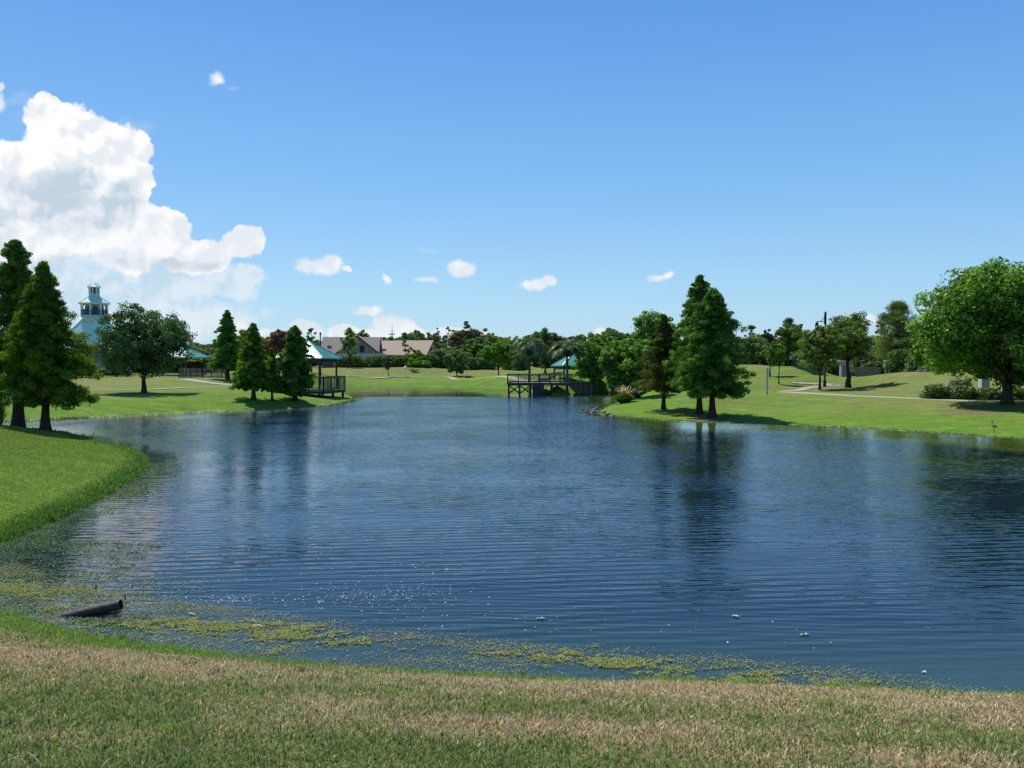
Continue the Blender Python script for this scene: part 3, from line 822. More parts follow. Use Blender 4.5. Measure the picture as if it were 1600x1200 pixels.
cl = pick([(.15, .27, .035), (.20, .32, .045), (.11, .22, .03), (.25, .33, .07)], len(G0), rng)
cdry = pick([(.50, .36, .20), (.60, .47, .28), (.43, .29, .16), (.72, .62, .38), (.36, .31, .15)], len(G0), rng)
colr = np.where(isdry[:, None], cdry, np.where((lush > rng.random(len(G0)))[:, None], cl, cg))
hg = np.where(isdry, .032, .042) * (.45 + 1.1 * nB) * (1 + .25 * ss(.62, .75, nA)) * (1 + .9 * ss(.5, .0, dg))
blades(G0, hg, np.full(len(G0), .0085), colr, rng, 'near_grass', 'short green and straw coloured grass of the near bank', .75, .9)
# loose dead clippings lying on the turf
nc = 7000
Yc = rng.uniform(4.8, 12, nc); Gc = np.column_stack([rng.uniform(-.64, .64, nc) * Yc, Yc])
cl_ = vnoise(Gc[:, 0], Gc[:, 1], .4, 77); dc = sdf(Gc)
Gc = Gc[(dc > 1.0) & (cl_ > .52)]
blades(Gc, np.full(len(Gc), .07), np.full(len(Gc), .006), pick([(.42, .34, .22), (.5, .42, .28), (.33, .24, .15)], len(Gc), rng), rng, 'clippings', 'dead grass clippings lying on the near bank', 3.5, 1.5)
rng2 = np.random.default_rng(91)
cl_c = []
for _ in range(75):
    yy = rng2.uniform(4.9, 10.5); cl_c.append((rng2.uniform(-.62, .62) * yy, yy))
cl_c = np.array(cl_c); cl_c = cl_c[sdf(cl_c) > .5]
Gk = np.repeat(cl_c, 46, 0) + rng2.normal(size=(len(cl_c) * 46, 2)) * np.repeat(rng2.uniform(.02, .07, len(cl_c)), 46)[:, None]
gc_ = np.repeat(pick([(.15, .27, .05), (.34, .26, .14), (.22, .20, .10), (.12, .22, .05), (.28, .19, .11)], len(cl_c), rng2), 46, 0) * rng2.uniform(.7, 1.25, (len(Gk), 1))
blades(Gk, np.full(len(Gk), .055), np.full(len(Gk), .007), gc_, rng2, 'turf_clumps', 'coarse tussocks and matted thatch in the near turf', 1.2, 1.2)
# left bank turf
n1 = 210000
Y1 = rng.uniform(12.5, 45, n1) ** 1.0
G1 = np.column_stack([-rng.uniform(.40, .66, n1) * Y1, Y1]); d1 = sdf(G1)
G1 = G1[d1 > -.05]; d1 = d1[d1 > -.05]
nC = vnoise(G1[:, 0], G1[:, 1] * 1.3, 1.8, 61) * .6 + vnoise(G1[:, 0], G1[:, 1], .5, 62) * .4
edgef = ss(.9, .2, d1)
c1 = pick([(.20, .30, .035), (.23, .325, .045), (.28, .34, .07)], len(G1), rng, .15) * (.82 + .36 * nC)[:, None]
c2 = pick([(.08, .19, .024), (.11, .24, .03), (.15, .28, .04)], len(G1), rng, .2)
c1 = np.where((edgef > rng.random(len(G1)))[:, None], c2, c1)
blades(G1, (.020 + .11 * edgef * (.3 + 1.1 * nC)) * (1 + (G1[:, 1] - 12) * .012), .008 + .0009 * (G1[:, 1] - 8), c1, rng, 'left_bank_grass', 'bright green mown grass of the left bank', .6, .7)
# ragged taller blades where the grass meets the water all round
ne = 60000
k = rng.integers(len(PW), size=ne); tt = rng.random(ne)[:, None]
Q = PW[k] * (1 - tt) + PW[(k + 1) % len(PW)] * tt + rng.normal(size=(ne, 2)) * .16
vis = (Q[:, 1] > 30) & (Q[:, 1] < 100) & (np.abs(Q[:, 0]) < .66 * Q[:, 1] + 2)
Q = Q[vis]; dq = sdf(Q); Q = Q[dq > -.05]
blades(Q, np.full(len(Q), .055), np.full(len(Q), .03), pick([(.10, .20, .028), (.15, .24, .045), (.22, .25, .10), (.07, .15, .02)], len(Q), rng), rng, 'shore_grass', 'ragged grass fringe along the far waterline', .5, .6)

# tall blade tufts standing in the near shallows: countable plants
def tuft(px, py, n_, hgt, label, spread=.03, mat='plantgrass', wid=.012, name='grass_tuft'):
    c = onwater(px, py); r_ = np.random.default_rng(int(px * 7 + py))
    z0 = max(gz(*c), -.05)
    V = []; T = []; Fc = []
    for i in range(n_):
        a = r_.random() * 6.28; b0 = np.array([r_.normal() * spread, r_.normal() * spread * .6, 0])
        h_ = hgt * (.5 + .6 * r_.random()); ln = .15 + .5 * r_.random()
        d_ = np.array([math.cos(a) * ln, math.sin(a) * ln, 1]); s_ = np.array([-math.sin(a), math.cos(a), 0]) * wid / 2
        p1 = b0 + d_ * h_ * .6; p2 = p1 + np.array([d_[0] * 2, d_[1] * 2, .7]) * h_ * .35
        q = len(V); V += [b0 - s_, b0 + s_, p1 + s_ * .8, p1 - s_ * .8, p2 + s_ * .1, p2 - s_ * .1]
        Fc += [(q, q + 1, q + 2, q + 3), (q + 3, q + 2, q + 4, q + 5)]; T += [r_.random()] * 6
    o = mesh_np(name, np.array(V), np.array(Fc), M[mat], tint=np.array(T)); o.location = (c[0], c[1], z0)
    return tag(o, label, 'grass tuft', 'grass tufts rising from the near shallows')
tuft(192, 1000, 26, .24, 'thin green tuft in the water just below the pipe')
tuft(172, 1010, 14, .14, 'short pale tuft at the grass edge left of the pipe shallows')
tuft(287, 1020, 40, .12, 'wide low tuft on the near grass edge right of the pipe', .05)
tuft(206, 1008, 10, .13, 'small sparse tuft between the pipe tuft and the low wide tuft')
tuft(1020, 1070, 16, .14, 'small tuft at the near edge under the middle algae mats')
tuft(1178, 1074, 20, .17, 'pale tuft at the near edge below the right tree reflection')
tuft(1490, 1084, 22, .13, 'low green tuft at the near edge toward the right corner', .05)
tuft(580, 1049, 12, .10, 'tiny tuft at the near edge left of centre')
# ================================================================== BUILT OBJECTS
def railing(root, path_, h, post_every=1.6, pick_sp=.16, base=0.0, posts=True, name='railing'):
    """wooden rail: list of points (x,y) local, z=base; rails, posts and pickets"""
    mb = MB(); pb = []
    for a, b in zip(path_[:-1], path_[1:]):
        a = np.array(a, float); b = np.array(b, float); L_ = np.linalg.norm(b - a)
        for z_, w_, t_ in ((base + h, .14, .045), (base + h - .12, .045, .09), (base + .10, .045, .09)):
            mb.beam((a[0], a[1], z_), (b[0], b[1], z_), w_, t_)
        k = int(L_ / pick_sp)
        for i in range(1, k):
            p = a + (b - a) * i / k
            mb.box(p[0], p[1], base + h * .5 + .01, .035, .035, h - .12)
        k = max(1, round(L_ / post_every))
        for i in range(k + 1):
            p = a + (b - a) * i / k
            pb.append(p)
    o = mb.build(name, M['wood'], root)
    if posts:
        for p in pb:
            MB().box(p[0], p[1], base + h / 2 - .1, .11, .11, h + .25).build('railing_post', M['wooddark'], root)
    return o

def hip_roof(root, hw_, rise, zb, mat='teal', over=.0, name='roof', n=4, rot=0, seams=True, apex_w=0.0):
    """pyramid roof with raised seams, ridge caps as sub-part"""
    ang = [rot + 2 * math.pi * k / n for k in range(n)]
    C_ = [(math.cos(a) * hw_, math.sin(a) * hw_, zb) for a in ang]
    mb = MB()
    top = (0, 0, zb + rise); tk = .10
    if apex_w:
        T_ = [(math.cos(a) * apex_w, math.sin(a) * apex_w, zb + rise) for a in ang]
    for k in range(n):
        a, b = C_[k], C_[(k + 1) % n]
        if apex_w:
            ta, tb = T_[k], T_[(k + 1) % n]
            mb.add([a, b, tb, ta], [(0, 1, 2, 3)])
        else:
            ta = tb = top
            mb.add([a, b, top], [(0, 1, 2)])
        al = (a[0], a[1], a[2] - tk); bl = (b[0], b[1], b[2] - tk)
        mb.add([a, b, bl, al], [(3, 2, 1, 0)])
    mb.add([(c[0], c[1], c[2] - tk) for c in C_], [tuple(range(n - 1, -1, -1))])
    if seams:
        for k in range(n):
            a, b = np.array(C_[k]), np.array(C_[(k + 1) % n])
            mids = (np.array(T_[k]), np.array(T_[(k + 1) % n])) if apex_w else (np.array(top), np.array(top))
            L_ = np.linalg.norm(b - a); q = int(L_ / .45)
            base_mid = (a + b) / 2
            up_ = ((mids[0] + mids[1]) / 2 - base_mid)
            half_top = np.linalg.norm(mids[1] - mids[0]) / 2
            for i in range(1, q):
                s_ = i / q; p = a + (b - a) * s_
                off = abs(s_ - .5) * L_
                f = 1.0 if off <= half_top else (L_ / 2 - off) / (L_ / 2 - half_top + 1e-6)
                e = p + up_ * min(1, f) * .985
                mb.beam(tuple(p + (0, 0, .012)), tuple(e + (0, 0, .012)), .03, .05)
    r = mb.build(name, M[mat], root)
    cb = MB()
    for k in range(n):
        e = T_[k] if apex_w else top
        cb.beam((C_[k][0], C_[k][1], C_[k][2] + .03), (e[0], e[1], e[2] + .03), .14, .06)
    if apex_w:
        for k in range(n): cb.beam((T_[k][0], T_[k][1], T_[k][2] + .03), (T_[(k + 1) % n][0], T_[(k + 1) % n][1], T_[k][2] + .03), .14, .06)
    cb.build('ridge_cap', M['tealpale'] if mat == 'teal' else M[mat], r)
    return r

# ---- gazebo on the left bank, standing over the water edge
Y = 84.0; gx = xof(482, Y)
zr = lambda py: zof(py, Y)
root = empty('gazebo', (gx, Y, 0))
tag(root, 'open wooden gazebo with pale teal metal roof at the tip of the left bank', 'gazebo')
th = math.radians(34.5); sc_ = Y / F
HR = 58 * sc_
hip_roof(root, HR, zr(533) - zr(559.5), zr(559.5), rot=th, mat='teal')
corn = lambda r, k: (r * math.cos(th + k * math.pi / 2), r * math.sin(th + k * math.pi / 2))
deckz = zr(609)
HD = 62 * sc_
fb = MB(); pts_ = [corn(HD, k) for k in range(4)]
fb.slab([(p[0], p[1], deckz) for p in pts_], .09)
fl = fb.build('deck', M['wood'], root)
bb = MB()
for k in range(4):
    a, b = corn(HD * .97, k), corn(HD * .97, k + 1); bb.beam((a[0], a[1], deckz - .21), (b[0], b[1], deckz - .21), .08, .22)
bb.build('deck_joist', M['wooddark'], root)
fr = MB()
for k in range(4):
    a, b = corn(HR * .82, k), corn(HR * .82, k + 1); fr.beam((a[0], a[1], zr(563)), (b[0], b[1], zr(563)), .12, .30)
fr.build('roof_beam', M['wooddark'], root)
for k in range(4):
    c = corn(HR * .80, k)
    MB().box(c[0], c[1], (zr(562) + deckz) / 2, .17, .17, zr(562) - deckz).build('post', M['wooddark'], root)
for k in range(4):
    for f in (0, .5):
        a, b = corn(HD * .92, k), corn(HD * .92, k + 1)
        c = (a[0] * (1 - f) + b[0] * f, a[1] * (1 - f) + b[1] * f)
        zb_ = min(gz(gx + c[0], Y + c[1]), 0) - .4
        MB().box(c[0], c[1], (zb_ + deckz - .3) / 2, .22, .22, deckz - .3 - zb_).build('pile', M['wooddark'], root)
railing(root, [corn(HD * .98, -1.0), corn(HD * .98, 0), corn(HD * .98, 1)], zr(588) - deckz, base=deckz)
railing(root, [corn(HD * .98, 1), corn(HD * .98, 2)], zr(588) - deckz, base=deckz)
a, b = corn(HD * .98, 3), corn(HD * .98, 2); m_ = (a[0] * .45 + b[0] * .55, a[1] * .45 + b[1] * .55)
railing(root, [a, m_], zr(588) - deckz, base=deckz)

# ---- gazebo far left behind the fence
Y = 116.0; gx = xof(287, Y); g0 = gz(gx, Y)
root = empty('gazebo', (gx, Y, g0))
tag(root, 'teal roofed gazebo half hidden behind the dark round oak', 'gazebo')
ez = zof(558, Y) - g0; az_ = zof(541, Y) - g0; R_ = 40 * Y / F
hip_roof(root, R_, az_ - ez, ez, rot=math.radians(28))
for k in range(4):
    c = (R_ * .78 * math.cos(math.radians(28 + 90 * k)), R_ * .78 * math.sin(math.radians(28 + 90 * k)))
    MB().box(c[0], c[1], ez / 2, .18, .18, ez).build('post', M['wooddark'], root)
MB().slab([(R_ * .8 * math.cos(math.radians(28 + 90 * k)), R_ * .8 * math.sin(math.radians(28 + 90 * k)), .15) for k in range(4)], .2).build('floor', M['concrete'], root)

# ---- wooden walkway fence at far left
Y = 106.0; x0, x1 = xof(283, Y), xof(349, Y)
g0 = zof(591, Y); root = empty('boardwalk', (x0, Y, g0))
tag(root, 'brown wooden boardwalk railing on the lawn between the oak and the conifers', 'boardwalk')
W_ = x1 - x0
MB().slab([(0, -.7, .12), (W_, -.5, .12), (W_, .9, .12), (0, .7, .12)], .35).build('deck', M['wood'], root)
railing(root, [(0, -.65), (W_ * .55, -.62), (W_, -.45)], 1.12, 1.9, .13, .12)
railing(root, [(0, .65), (W_, .85)], 1.12, 1.9, .13, .12)

# ---- red slide
Y = 112.0; x_ = xof(351, Y); g0 = gz(x_, Y)
root = empty('slide', (x_, Y, g0)); tag(root, 'small red playground slide at the right end of the boardwalk railing', 'slide')
sl = MB(); sl.beam((-1.0, 0, 1.0), (.15, 0, .25), .55, .05); sl.beam((-1.0, -.3, 1.08), (.15, -.3, .33), .05, .16); sl.beam((-1.0, .3, 1.08), (.15, .3, .33), .05, .16)
sl.build('chute', M['red_plastic'], root)
for dy in (-.25, .25): MB().beam((-1.0, dy, 0), (-1.0, dy, 1.5), .06).build('leg', M['white'], root)
MB().beam((.15, 0, 0), (.15, 0, .25), .07, .4).build('foot', M['white'], root)

# ---- dock with gazebo on the far side
Y = 96.0; dx0 = xof(793, Y); dz = zof(598, Y)
root = empty('fishing_dock', (dx0, Y, 0))
tag(root, 'dark wooden fishing dock on piles with long picket railing', 'dock')
Wd = xof(893, Y) - dx0; dep = 2.4
MB().slab([(0, 0, dz), (Wd, .3, dz), (Wd, dep + .3, dz), (0, dep, dz)], .10).build('deck', M['wood'], root)
jb = MB(); jb.beam((0, .05, dz - .22), (Wd, .35, dz - .22), .07, .24); jb.beam((0, dep - .05, dz - .22), (Wd, dep + .25, dz - .22), .07, .24); jb.build('deck_joist', M['wooddark'], root)
railing(root, [(Wd, .3), (0, 0), (0, dep), (Wd, dep + .3)], 1.0, 1.25, .15, dz)
for i, fx in enumerate((.02, .19, .36, .53, .70)):
    for dy in (.12, dep - .15):
        MB().box(fx * Wd, dy + fx * .3, (dz - .35 - .9) / 2, .22, .22, dz - .35 + .9).build('pile', M['wooddark'], root)
xb = MB()
for i in (0, 1):
    a = (.02 + .17 * i) * Wd + .11; b = (.19 + .17 * i) * Wd - .11
    xb.beam((a, .02, .25), (b, .05, dz - .4), .06, .16); xb.beam((a, .10, dz - .4), (b, .13, .25), .06, .16)
xb.build('cross_brace', M['wooddark'], root)
st = MB()
for i in range(4): st.box(Wd * (.62 - .03 * i), -.35 - .02 * i - .22 * i * 0, dz - .2 - .28 * i, .9, .5, .06)
st.build('steps', M['wood'], root)
lp = MB(); lp.box(Wd * .48, -.30, dz * .45, 1.35, .12, dz * .9 + .3)
lp.build('dock_skirt', M['wooddark'], root)

# low retaining wall right of the dock
Y = 100.0; x0 = xof(893, Y); x1 = xof(948, Y); zt = zof(598.5, Y)
root = empty('retaining_wall', (x0, Y, 0)); tag(root, 'low dark timber retaining wall between the dock and the leafy trees', 'wall')
MB().slab([(0, 0, zt), (x1 - x0, -.4, zt - .1), (x1 - x0, -.1, zt - .1), (0, .3, zt)], zt + .3).build('wall', M['wood'], root)
cb = MB(); cb.beam((0, .1, zt + .04), (x1 - x0, -.25, zt - .06), .45, .07); cb.build('cap', M['wooddark'], root)
for i in range(7): MB().box((x1 - x0) * (i + .3) / 7, -.10 - .4 * (i + .3) / 7, zt / 2 - .1, .14, .14, zt + .1).build('post', M['wooddark'], root)

Y = 104.0; gx = xof(894, Y); g0 = min(gz(gx, Y), zof(597, Y))
root = empty('gazebo', (gx, Y, g0))
tag(root, 'small teal roofed gazebo behind the palm at the dock', 'gazebo')
ez = zof(571, Y) - g0; az_ = zof(552.5, Y) - g0; R_ = 36 * Y / F
hip_roof(root, R_, az_ - ez, ez, rot=math.radians(62))
for k in range(4):
    c = (R_ * .85 * math.cos(math.radians(62 + 90 * k)), R_ * .85 * math.sin(math.radians(62 + 90 * k)))
    MB().box(c[0], c[1], ez / 2, .20, .20, ez).build('post', M['wooddark'], root)
fb_ = MB()
for k in range(4):
    q = [(R_ * .85 * math.cos(math.radians(62 + 90 * (k + j))), R_ * .85 * math.sin(math.radians(62 + 90 * (k + j)))) for j in (0, 1)]
    fb_.beam((*q[0], ez - .3), (*q[1], ez - .3), .14, .34)
fb_.build('roof_beam', M['wooddark'], root)
MB().slab([(R_ * .95 * math.cos(math.radians(62 + 90 * k)), R_ * .95 * math.sin(math.radians(62 + 90 * k)), .08) for k in range(4)], .3).build('floor', M['wood'], root)

# ---- lighthouse-like pavilion, far left
Y = 128.0; tx = xof(149, Y); g0 = gz(tx, Y); q = Y / F
zt = lambda py: zof(py, Y) - g0
root = empty('pavilion_tower', (tx, Y, g0))
tag(root, 'pale lookout tower with stacked teal roofs rising above a wide pavilion roof', 'tower')
n8 = 8; rot8 = math.radians(10)
o8 = lambda r, z: [(r * math.cos(rot8 + k * math.pi / 4), r * math.sin(rot8 + k * math.pi / 4), z) for k in range(8)]
def drum(name, r, z0, z1, mat, par=root, r1=None):
    mb = MB(); lo_, hi_ = o8(r, z0), o8(r1 or r, z1)
    mb.add(lo_ + hi_, [(k, (k + 1) % 8, 8 + (k + 1) % 8, 8 + k) for k in range(8)] + [tuple(range(7, -1, -1)), tuple(range(8, 16))])
    return mb.build(name, M[mat], par)
hip_roof(root, 10 * q, zt(440.5) - zt(448.5), zt(448.5), 'tealpale', n=8, rot=rot8, name='cupola_roof', seams=False)
drum('cupola_sill', 8 * q, zt(462.5), zt(460), 'palegreen')
drum('cupola_room', 4.6 * q, zt(460), zt(448.7), 'white')
for k in range(8):
    a = rot8 + k * math.pi / 4; c_ = (7.1 * q * math.cos(a), 7.1 * q * math.sin(a))
    MB().box(c_[0], c_[1], (zt(460) + zt(449)) / 2, .16, .16, zt(449) - zt(460)).build('cupola_post', M['white'], root)
    a2 = a + math.pi / 8; c2 = (4.5 * q * math.cos(a2), 4.5 * q * math.sin(a2))
    MB().box(c2[0], c2[1], (zt(458.5) + zt(450.5)) / 2, .10, .32, zt(450.5) - zt(458.5), a2).build('cupola_window', M['glass'], root)
hip_roof(root, 23.5 * q, zt(463) - zt(474), zt(474), 'tealpale', n=8, rot=rot8, name='gallery_roof', apex_w=7.5 * q)
drum('gallery_eave', 21 * q, zt(476.5), zt(475), 'white')
drum('lantern_room', 13.5 * q, zt(493), zt(476.7), 'offwhite')
for k in range(8):
    a = rot8 + k * math.pi / 4; a2 = a + math.pi / 8
    c2 = (12.6 * q * math.cos(a2), 12.6 * q * math.sin(a2))
    MB().box(c2[0], c2[1], (zt(490) + zt(479)) / 2, .10, .62, zt(479) - zt(490), a2).build('window', M['blueteal'], root)
    c_ = (18.6 * q * math.cos(a), 18.6 * q * math.sin(a))
    MB().box(c_[0], c_[1], (zt(493) + zt(476.6)) / 2, .22, .22, zt(476.6) - zt(493)).build('gallery_post', M['white'], root)
rb = MB(); P8 = o8(19.6 * q, 0)
for k in range(8):
    a, b = P8[k], P8[(k + 1) % 8]
    for pz in (484.5, 488, 491.5): rb.beam((a[0], a[1], zt(pz)), (b[0], b[1], zt(pz)), .07, .10)
    for i in range(9):
        f = i / 9; rb.box(a[0] + (b[0] - a[0]) * f, a[1] + (b[1] - a[1]) * f, (zt(493) + zt(484.5)) / 2, .06, .06, zt(484.5) - zt(493))
rb.build('gallery_railing', M['blueteal'], root)
drum('gallery_floor', 20.5 * q, zt(495.5), zt(493.2), 'palegreen')
drum('tower_drum', 18.5 * q, zt(503), zt(495.7), 'palegreen')
hip_roof(root, 52 * q, zt(499) - zt(536), zt(536), 'tealpale', n=4, rot=math.radians(38), name='pavilion_roof', apex_w=17 * q)
MB().box(0, 0, zt(538.8), 52 * q * 1.36, 52 * q * 1.36, .5, math.radians(38 + 45)).build('fascia', M['white'], root)
for k in range(4):
    a = math.radians(38 + 90 * k); c_ = (45 * q * math.cos(a), 45 * q * math.sin(a))
    pr = MB(); hh = zt(541)
    pr.tube([(c_[0], c_[1], -.2), (c_[0], c_[1], 1.1), (c_[0], c_[1], 2.2), (c_[0], c_[1], hh)], [1.05, .85, .55, .5], 4)
    pr.build('stone_pier', M['stonepier'], root)
for k in range(4):
    a = math.radians(83 + 90 * k); c_ = (30 * q * math.cos(a), 30 * q * math.sin(a))
    pr = MB(); pr.tube([(c_[0], c_[1], -.2), (c_[0], c_[1], 1.1), (c_[0], c_[1], 2.2), (c_[0], c_[1], zt(541))], [1.05, .85, .55, .5], 4)
    pr.build('stone_pier', M['stonepier'], root)
MB().box(0, 0, .1, 60 * q * 1.2, 60 * q * 1.2, .2, math.radians(83)).build('floor', M['concrete'], root)
MB().box(.5, 2, zt(541) / 2, 4.5, 3.0, zt(541) - .1).build('room', M['greywall'], root)

# ---- houses
def house(name, label, px0, px1, Y, ridge_py, eave_py, base_py, depth, roofmat, wallmat, yaw, gable_windows=True, vent=(.35, .35)):
    """long gabled house, ridge along local x; yaw turns the right gable into view"""
    s_ = Y / F; L_ = (px1 - px0) * s_ / math.cos(yaw) * .93
    x_ = xof((px0 + px1) / 2, Y); zb = zof(base_py, Y)
    he = zof(eave_py, Y) - zb; hr = zof(ridge_py, Y) - zb
    root = empty(name, (x_, Y + depth / 2, zb), yaw); tag(root, label, 'house')
    w = depth / 2; o_ = .5
    wb = MB()
    a = [(-L_ / 2, -w, 0), (L_ / 2, -w, 0), (L_ / 2, w, 0), (-L_ / 2, w, 0)]
    b = [(p[0], p[1], he) for p in a]
    wb.add(a + b + [(-L_ / 2, 0, hr - .15), (L_ / 2, 0, hr - .15)], [(0, 1, 5, 4), (1, 2, 6, 9, 5), (2, 3, 7, 6), (3, 0, 4, 8, 7)])
    wb.build('wall', M[wallmat], root)
    sl_ = (hr - he) / w
    rb_ = MB()
    for sg in (-1, 1):
        e = he - sl_ * o_
        v = [(-L_ / 2 - .4, 0, hr + .12), (L_ / 2 + .4, 0, hr + .12), (L_ / 2 + .4, sg * (w + o_), e + .12), (-L_ / 2 - .4, sg * (w + o_), e + .12)]
        if sg == 1: v = v[::-1]
        rb_.slab(v[::-1], .16)
    rf = rb_.build('roof', M[roofmat], root)
    MB().box(-L_ / 2 + L_ * vent[0], -w * vent[1] * 1.6, hr - sl_ * w * vent[1] * 1.6 + .22, .9, .5, .22).build('roof_vent', M['greywall'], rf)
    fb2 = MB()
    for sg in (-1, 1): fb2.beam((L_ / 2 + .42, 0, hr + .03), (L_ / 2 + .42, sg * (w + o_), he - sl_ * o_ + .03), .05, .24)
    fb2.build('bargeboard', M['wooddark'], rf)
    if gable_windows:
        for dy in (-.9, .9): MB().box(L_ / 2 + .03, dy, he + .75, .08, .7, 1.5).build('window', M['glass'], root)
    for fx in (-.3, -.05, .2, .38):
        wn = MB().box(fx * L_, -w - .02, he * .55, 1.3, .08, 1.2).build('window', M['glass'], root)
    return root, L_, w, he, hr
house('tan_house', 'long house with a tan shingle roof seen over the hedge', 580, 677, 190, 532, 553, 577, 9, 'tanroof', 'offwhite', math.radians(-14), vent=(.22, .45))
r_, L_, w_, he, hr = house('grey_house', 'grey house with a dark framed front gable left of the tan house', 498, 590, 182, 526.5, 551, 577, 9, 'greyroof', 'greywall', math.radians(4), False, (.12, .4))
# front cross gable
s_ = 182 / F; gw = 38 * s_; gc = xof(558, 182) - xof(544, 182)
zbase = zof(577, 182)
hp = zof(525.5, 182) - zbase; he2 = zof(556, 182) - zbase
wb = MB(); y0 = -w_ - 1.2
wb.add([(gc - gw, y0, 0), (gc + gw, y0, 0), (gc + gw, y0, he2), (gc, y0, hp - .1), (gc - gw, y0, he2), (gc - gw, 0, 0), (gc + gw, 0, 0), (gc + gw, 0, he2), (gc, 0, hp - .1), (gc - gw, 0, he2)],
       [(0, 1, 2, 3, 4), (1, 6, 7, 2), (0, 4, 9, 5)])
gwall = wb.build('gable_wall', M['greywall'], r_)
rb_ = MB()
for sg in (-1, 1):
    v = [(gc, y0 - .4, hp + .12), (gc + sg * (gw + .4), y0 - .4, he2 - .25), (gc + sg * (gw + .4), .5, he2 - .25), (gc, .5, hp + .12)]
    if sg == -1: v = v[::-1]
    rb_.slab(v, .16)
rb_.build('gable_roof', M['greyroof'], r_)
bb_ = MB()
for sg in (-1, 1): bb_.beam((gc, y0 - .42, hp + .0), (gc + sg * (gw + .4), y0 - .42, he2 - .38), .05, .28)
bb_.build('bargeboard', M['wooddark'], r_)
MB().box(gc + .9, y0 - .03, zof(545.5, 182) - zbase, .95, .08, 1.5).build('window', M['glass'], r_)
# pale wall in front of the grey house
Y = 176; root = empty('garden_wall', (xof(565, Y), Y, gz(xof(565, Y), Y))); tag(root, 'pale garden wall between the hedge and the grey house', 'wall')
hh = zof(553.5, Y) - gz(xof(565, Y), Y)
MB().box(0, 0, hh / 2, 76 * Y / F, .2, hh).build('wall', M['offwhite'], root)
MB().box(0, 0, hh + .05, 76.5 * Y / F, .34, .10).build('cap', M['white'], root)

# house glimpses, right side: pale shed behind the round tree
Y = 100; x_ = xof(1322, Y); g0 = gz(x_, Y)
root = empty('shed', (x_, Y, g0)); tag(root, 'pale grey shed wall behind the round headed tree on the right lawn', 'shed')
hh = zof(566, Y) - g0; W_ = 13 * Y / F
MB().box(0, .45, hh / 2, W_, .9, hh).build('wall', M['galv'], root)
MB().slab([(-W_ / 2 - .2, -.3, hh + .1), (W_ / 2 + .2, -.3, hh + .1), (W_ / 2 + .2, 1.2, hh + .2), (-W_ / 2 - .2, 1.2, hh + .2)], .09).build('roof', M['greyroof'], root)
MB().box(-.2, -.04, hh * .42, .8, .06, hh * .8).build('door', M['greywall'], root)
# wooden fence behind, right
Y = 101; xa, xb_ = xof(1338, Y), xof(1378, Y)
root = empty('board_fence', (xa, Y, gz(xa, Y) - .2)); tag(root, 'grey board fence running right from the shed behind the mound', 'fence')
fbm = MB()
k = int((xb_ - xa) / .16)
for i in range(k): fbm.box(i * .16, .02 * (i % 2), .95, .14, .03, 1.6)
fbm.build('board_panel', M['wood'], root)
for i in range(3): MB().box(i * (xb_ - xa) / 2.2, .1, .85, .11, .11, 1.8).build('fence_post', M['wooddark'], root)

# ---- lattice mast
Y = 420; mx = xof(613, Y); zb = gz(mx, Y); H = zof(505, Y) - zb
root = empty('radio_mast', (mx, Y, zb)); tag(root, 'thin grey lattice radio mast above the tan roof', 'mast')
lm = MB(); seg = 14
for i in range(seg):
    f0, f1 = i / seg, (i + 1) / seg; w0, w1 = 1.9 * (1 - f0) + .25, 1.9 * (1 - f1) + .25
    c0 = [(-w0 / 2, -w0 / 2), (w0 / 2, -w0 / 2), (w0 / 2, w0 / 2), (-w0 / 2, w0 / 2)]; c1 = [(-w1 / 2, -w1 / 2), (w1 / 2, -w1 / 2), (w1 / 2, w1 / 2), (-w1 / 2, w1 / 2)]
    for k in range(4):
        lm.beam((*c0[k], f0 * H * .85), (*c1[k], f1 * H * .85), .11); lm.beam((*c0[k], f0 * H * .85), (*c1[(k + 1) % 4], f1 * H * .85), .07)
lm.build('lattice', M['galv'], root)
MB().beam((0, 0, H * .84), (0, 0, H), .14).build('aerial', M['galv'], root)
for f in (.5, .62, .74): MB().box(0, 0, H * f, 3.2, .3, .5).build('antenna', M['galv'], root)

# ---- utility pole behind the gazebo
Y = 110; x_ = xof(501, Y); g0 = gz(x_, Y); H = zof(519.5, Y) - g0
root = empty('lamp_pole', (x_, Y, g0)); tag(root, 'tall dark pole rising behind the gazebo roof', 'pole')
MB().tube([(0, 0, -.2), (0, 0, H * .5), (0, 0, H)], [.10, .085, .07], 10).build('shaft', M['dark'], root, True)
MB().tube([(0, 0, H - .35), (0, 0, H + .02)], [.12, .12], 10).build('cap', M['dark'], root, True)

# ---- street light on the right lawn
Y = 84; x_ = xof(1288.5, Y); g0 = gz(x_, Y); H = zof(487, Y) - g0
root = empty('street_lamp', (x_, Y, g0)); tag(root, 'black street lamp post rising through the trees on the right lawn', 'street lamp')
MB().tube([(0, 0, -.2), (0, 0, .6), (0, 0, .65), (0, 0, H * .95)], [.16, .16, .11, .09], 10).build('post', M['dark'], root, True)
MB().tube([(0, 0, H - 1.3), (0, 0, H)], [.13, .13], 8).build('post_top', M['dark'], root, True)
ab = MB(); ab.beam((0, 0, H - 1.0), (-.85, 0, H - 1.0), .07); ab.beam((0, 0, H - .5), (-.5, 0, H - .98), .05); arm = ab.build('arm', M['dark'], root)
MB().tube([(-.85, 0, H - 1.0), (-.85, 0, H - 1.25), (-.85, 0, H - 1.45)], [.10, .16, .20], 10).build('lamp_head', M['dark'], root, True)

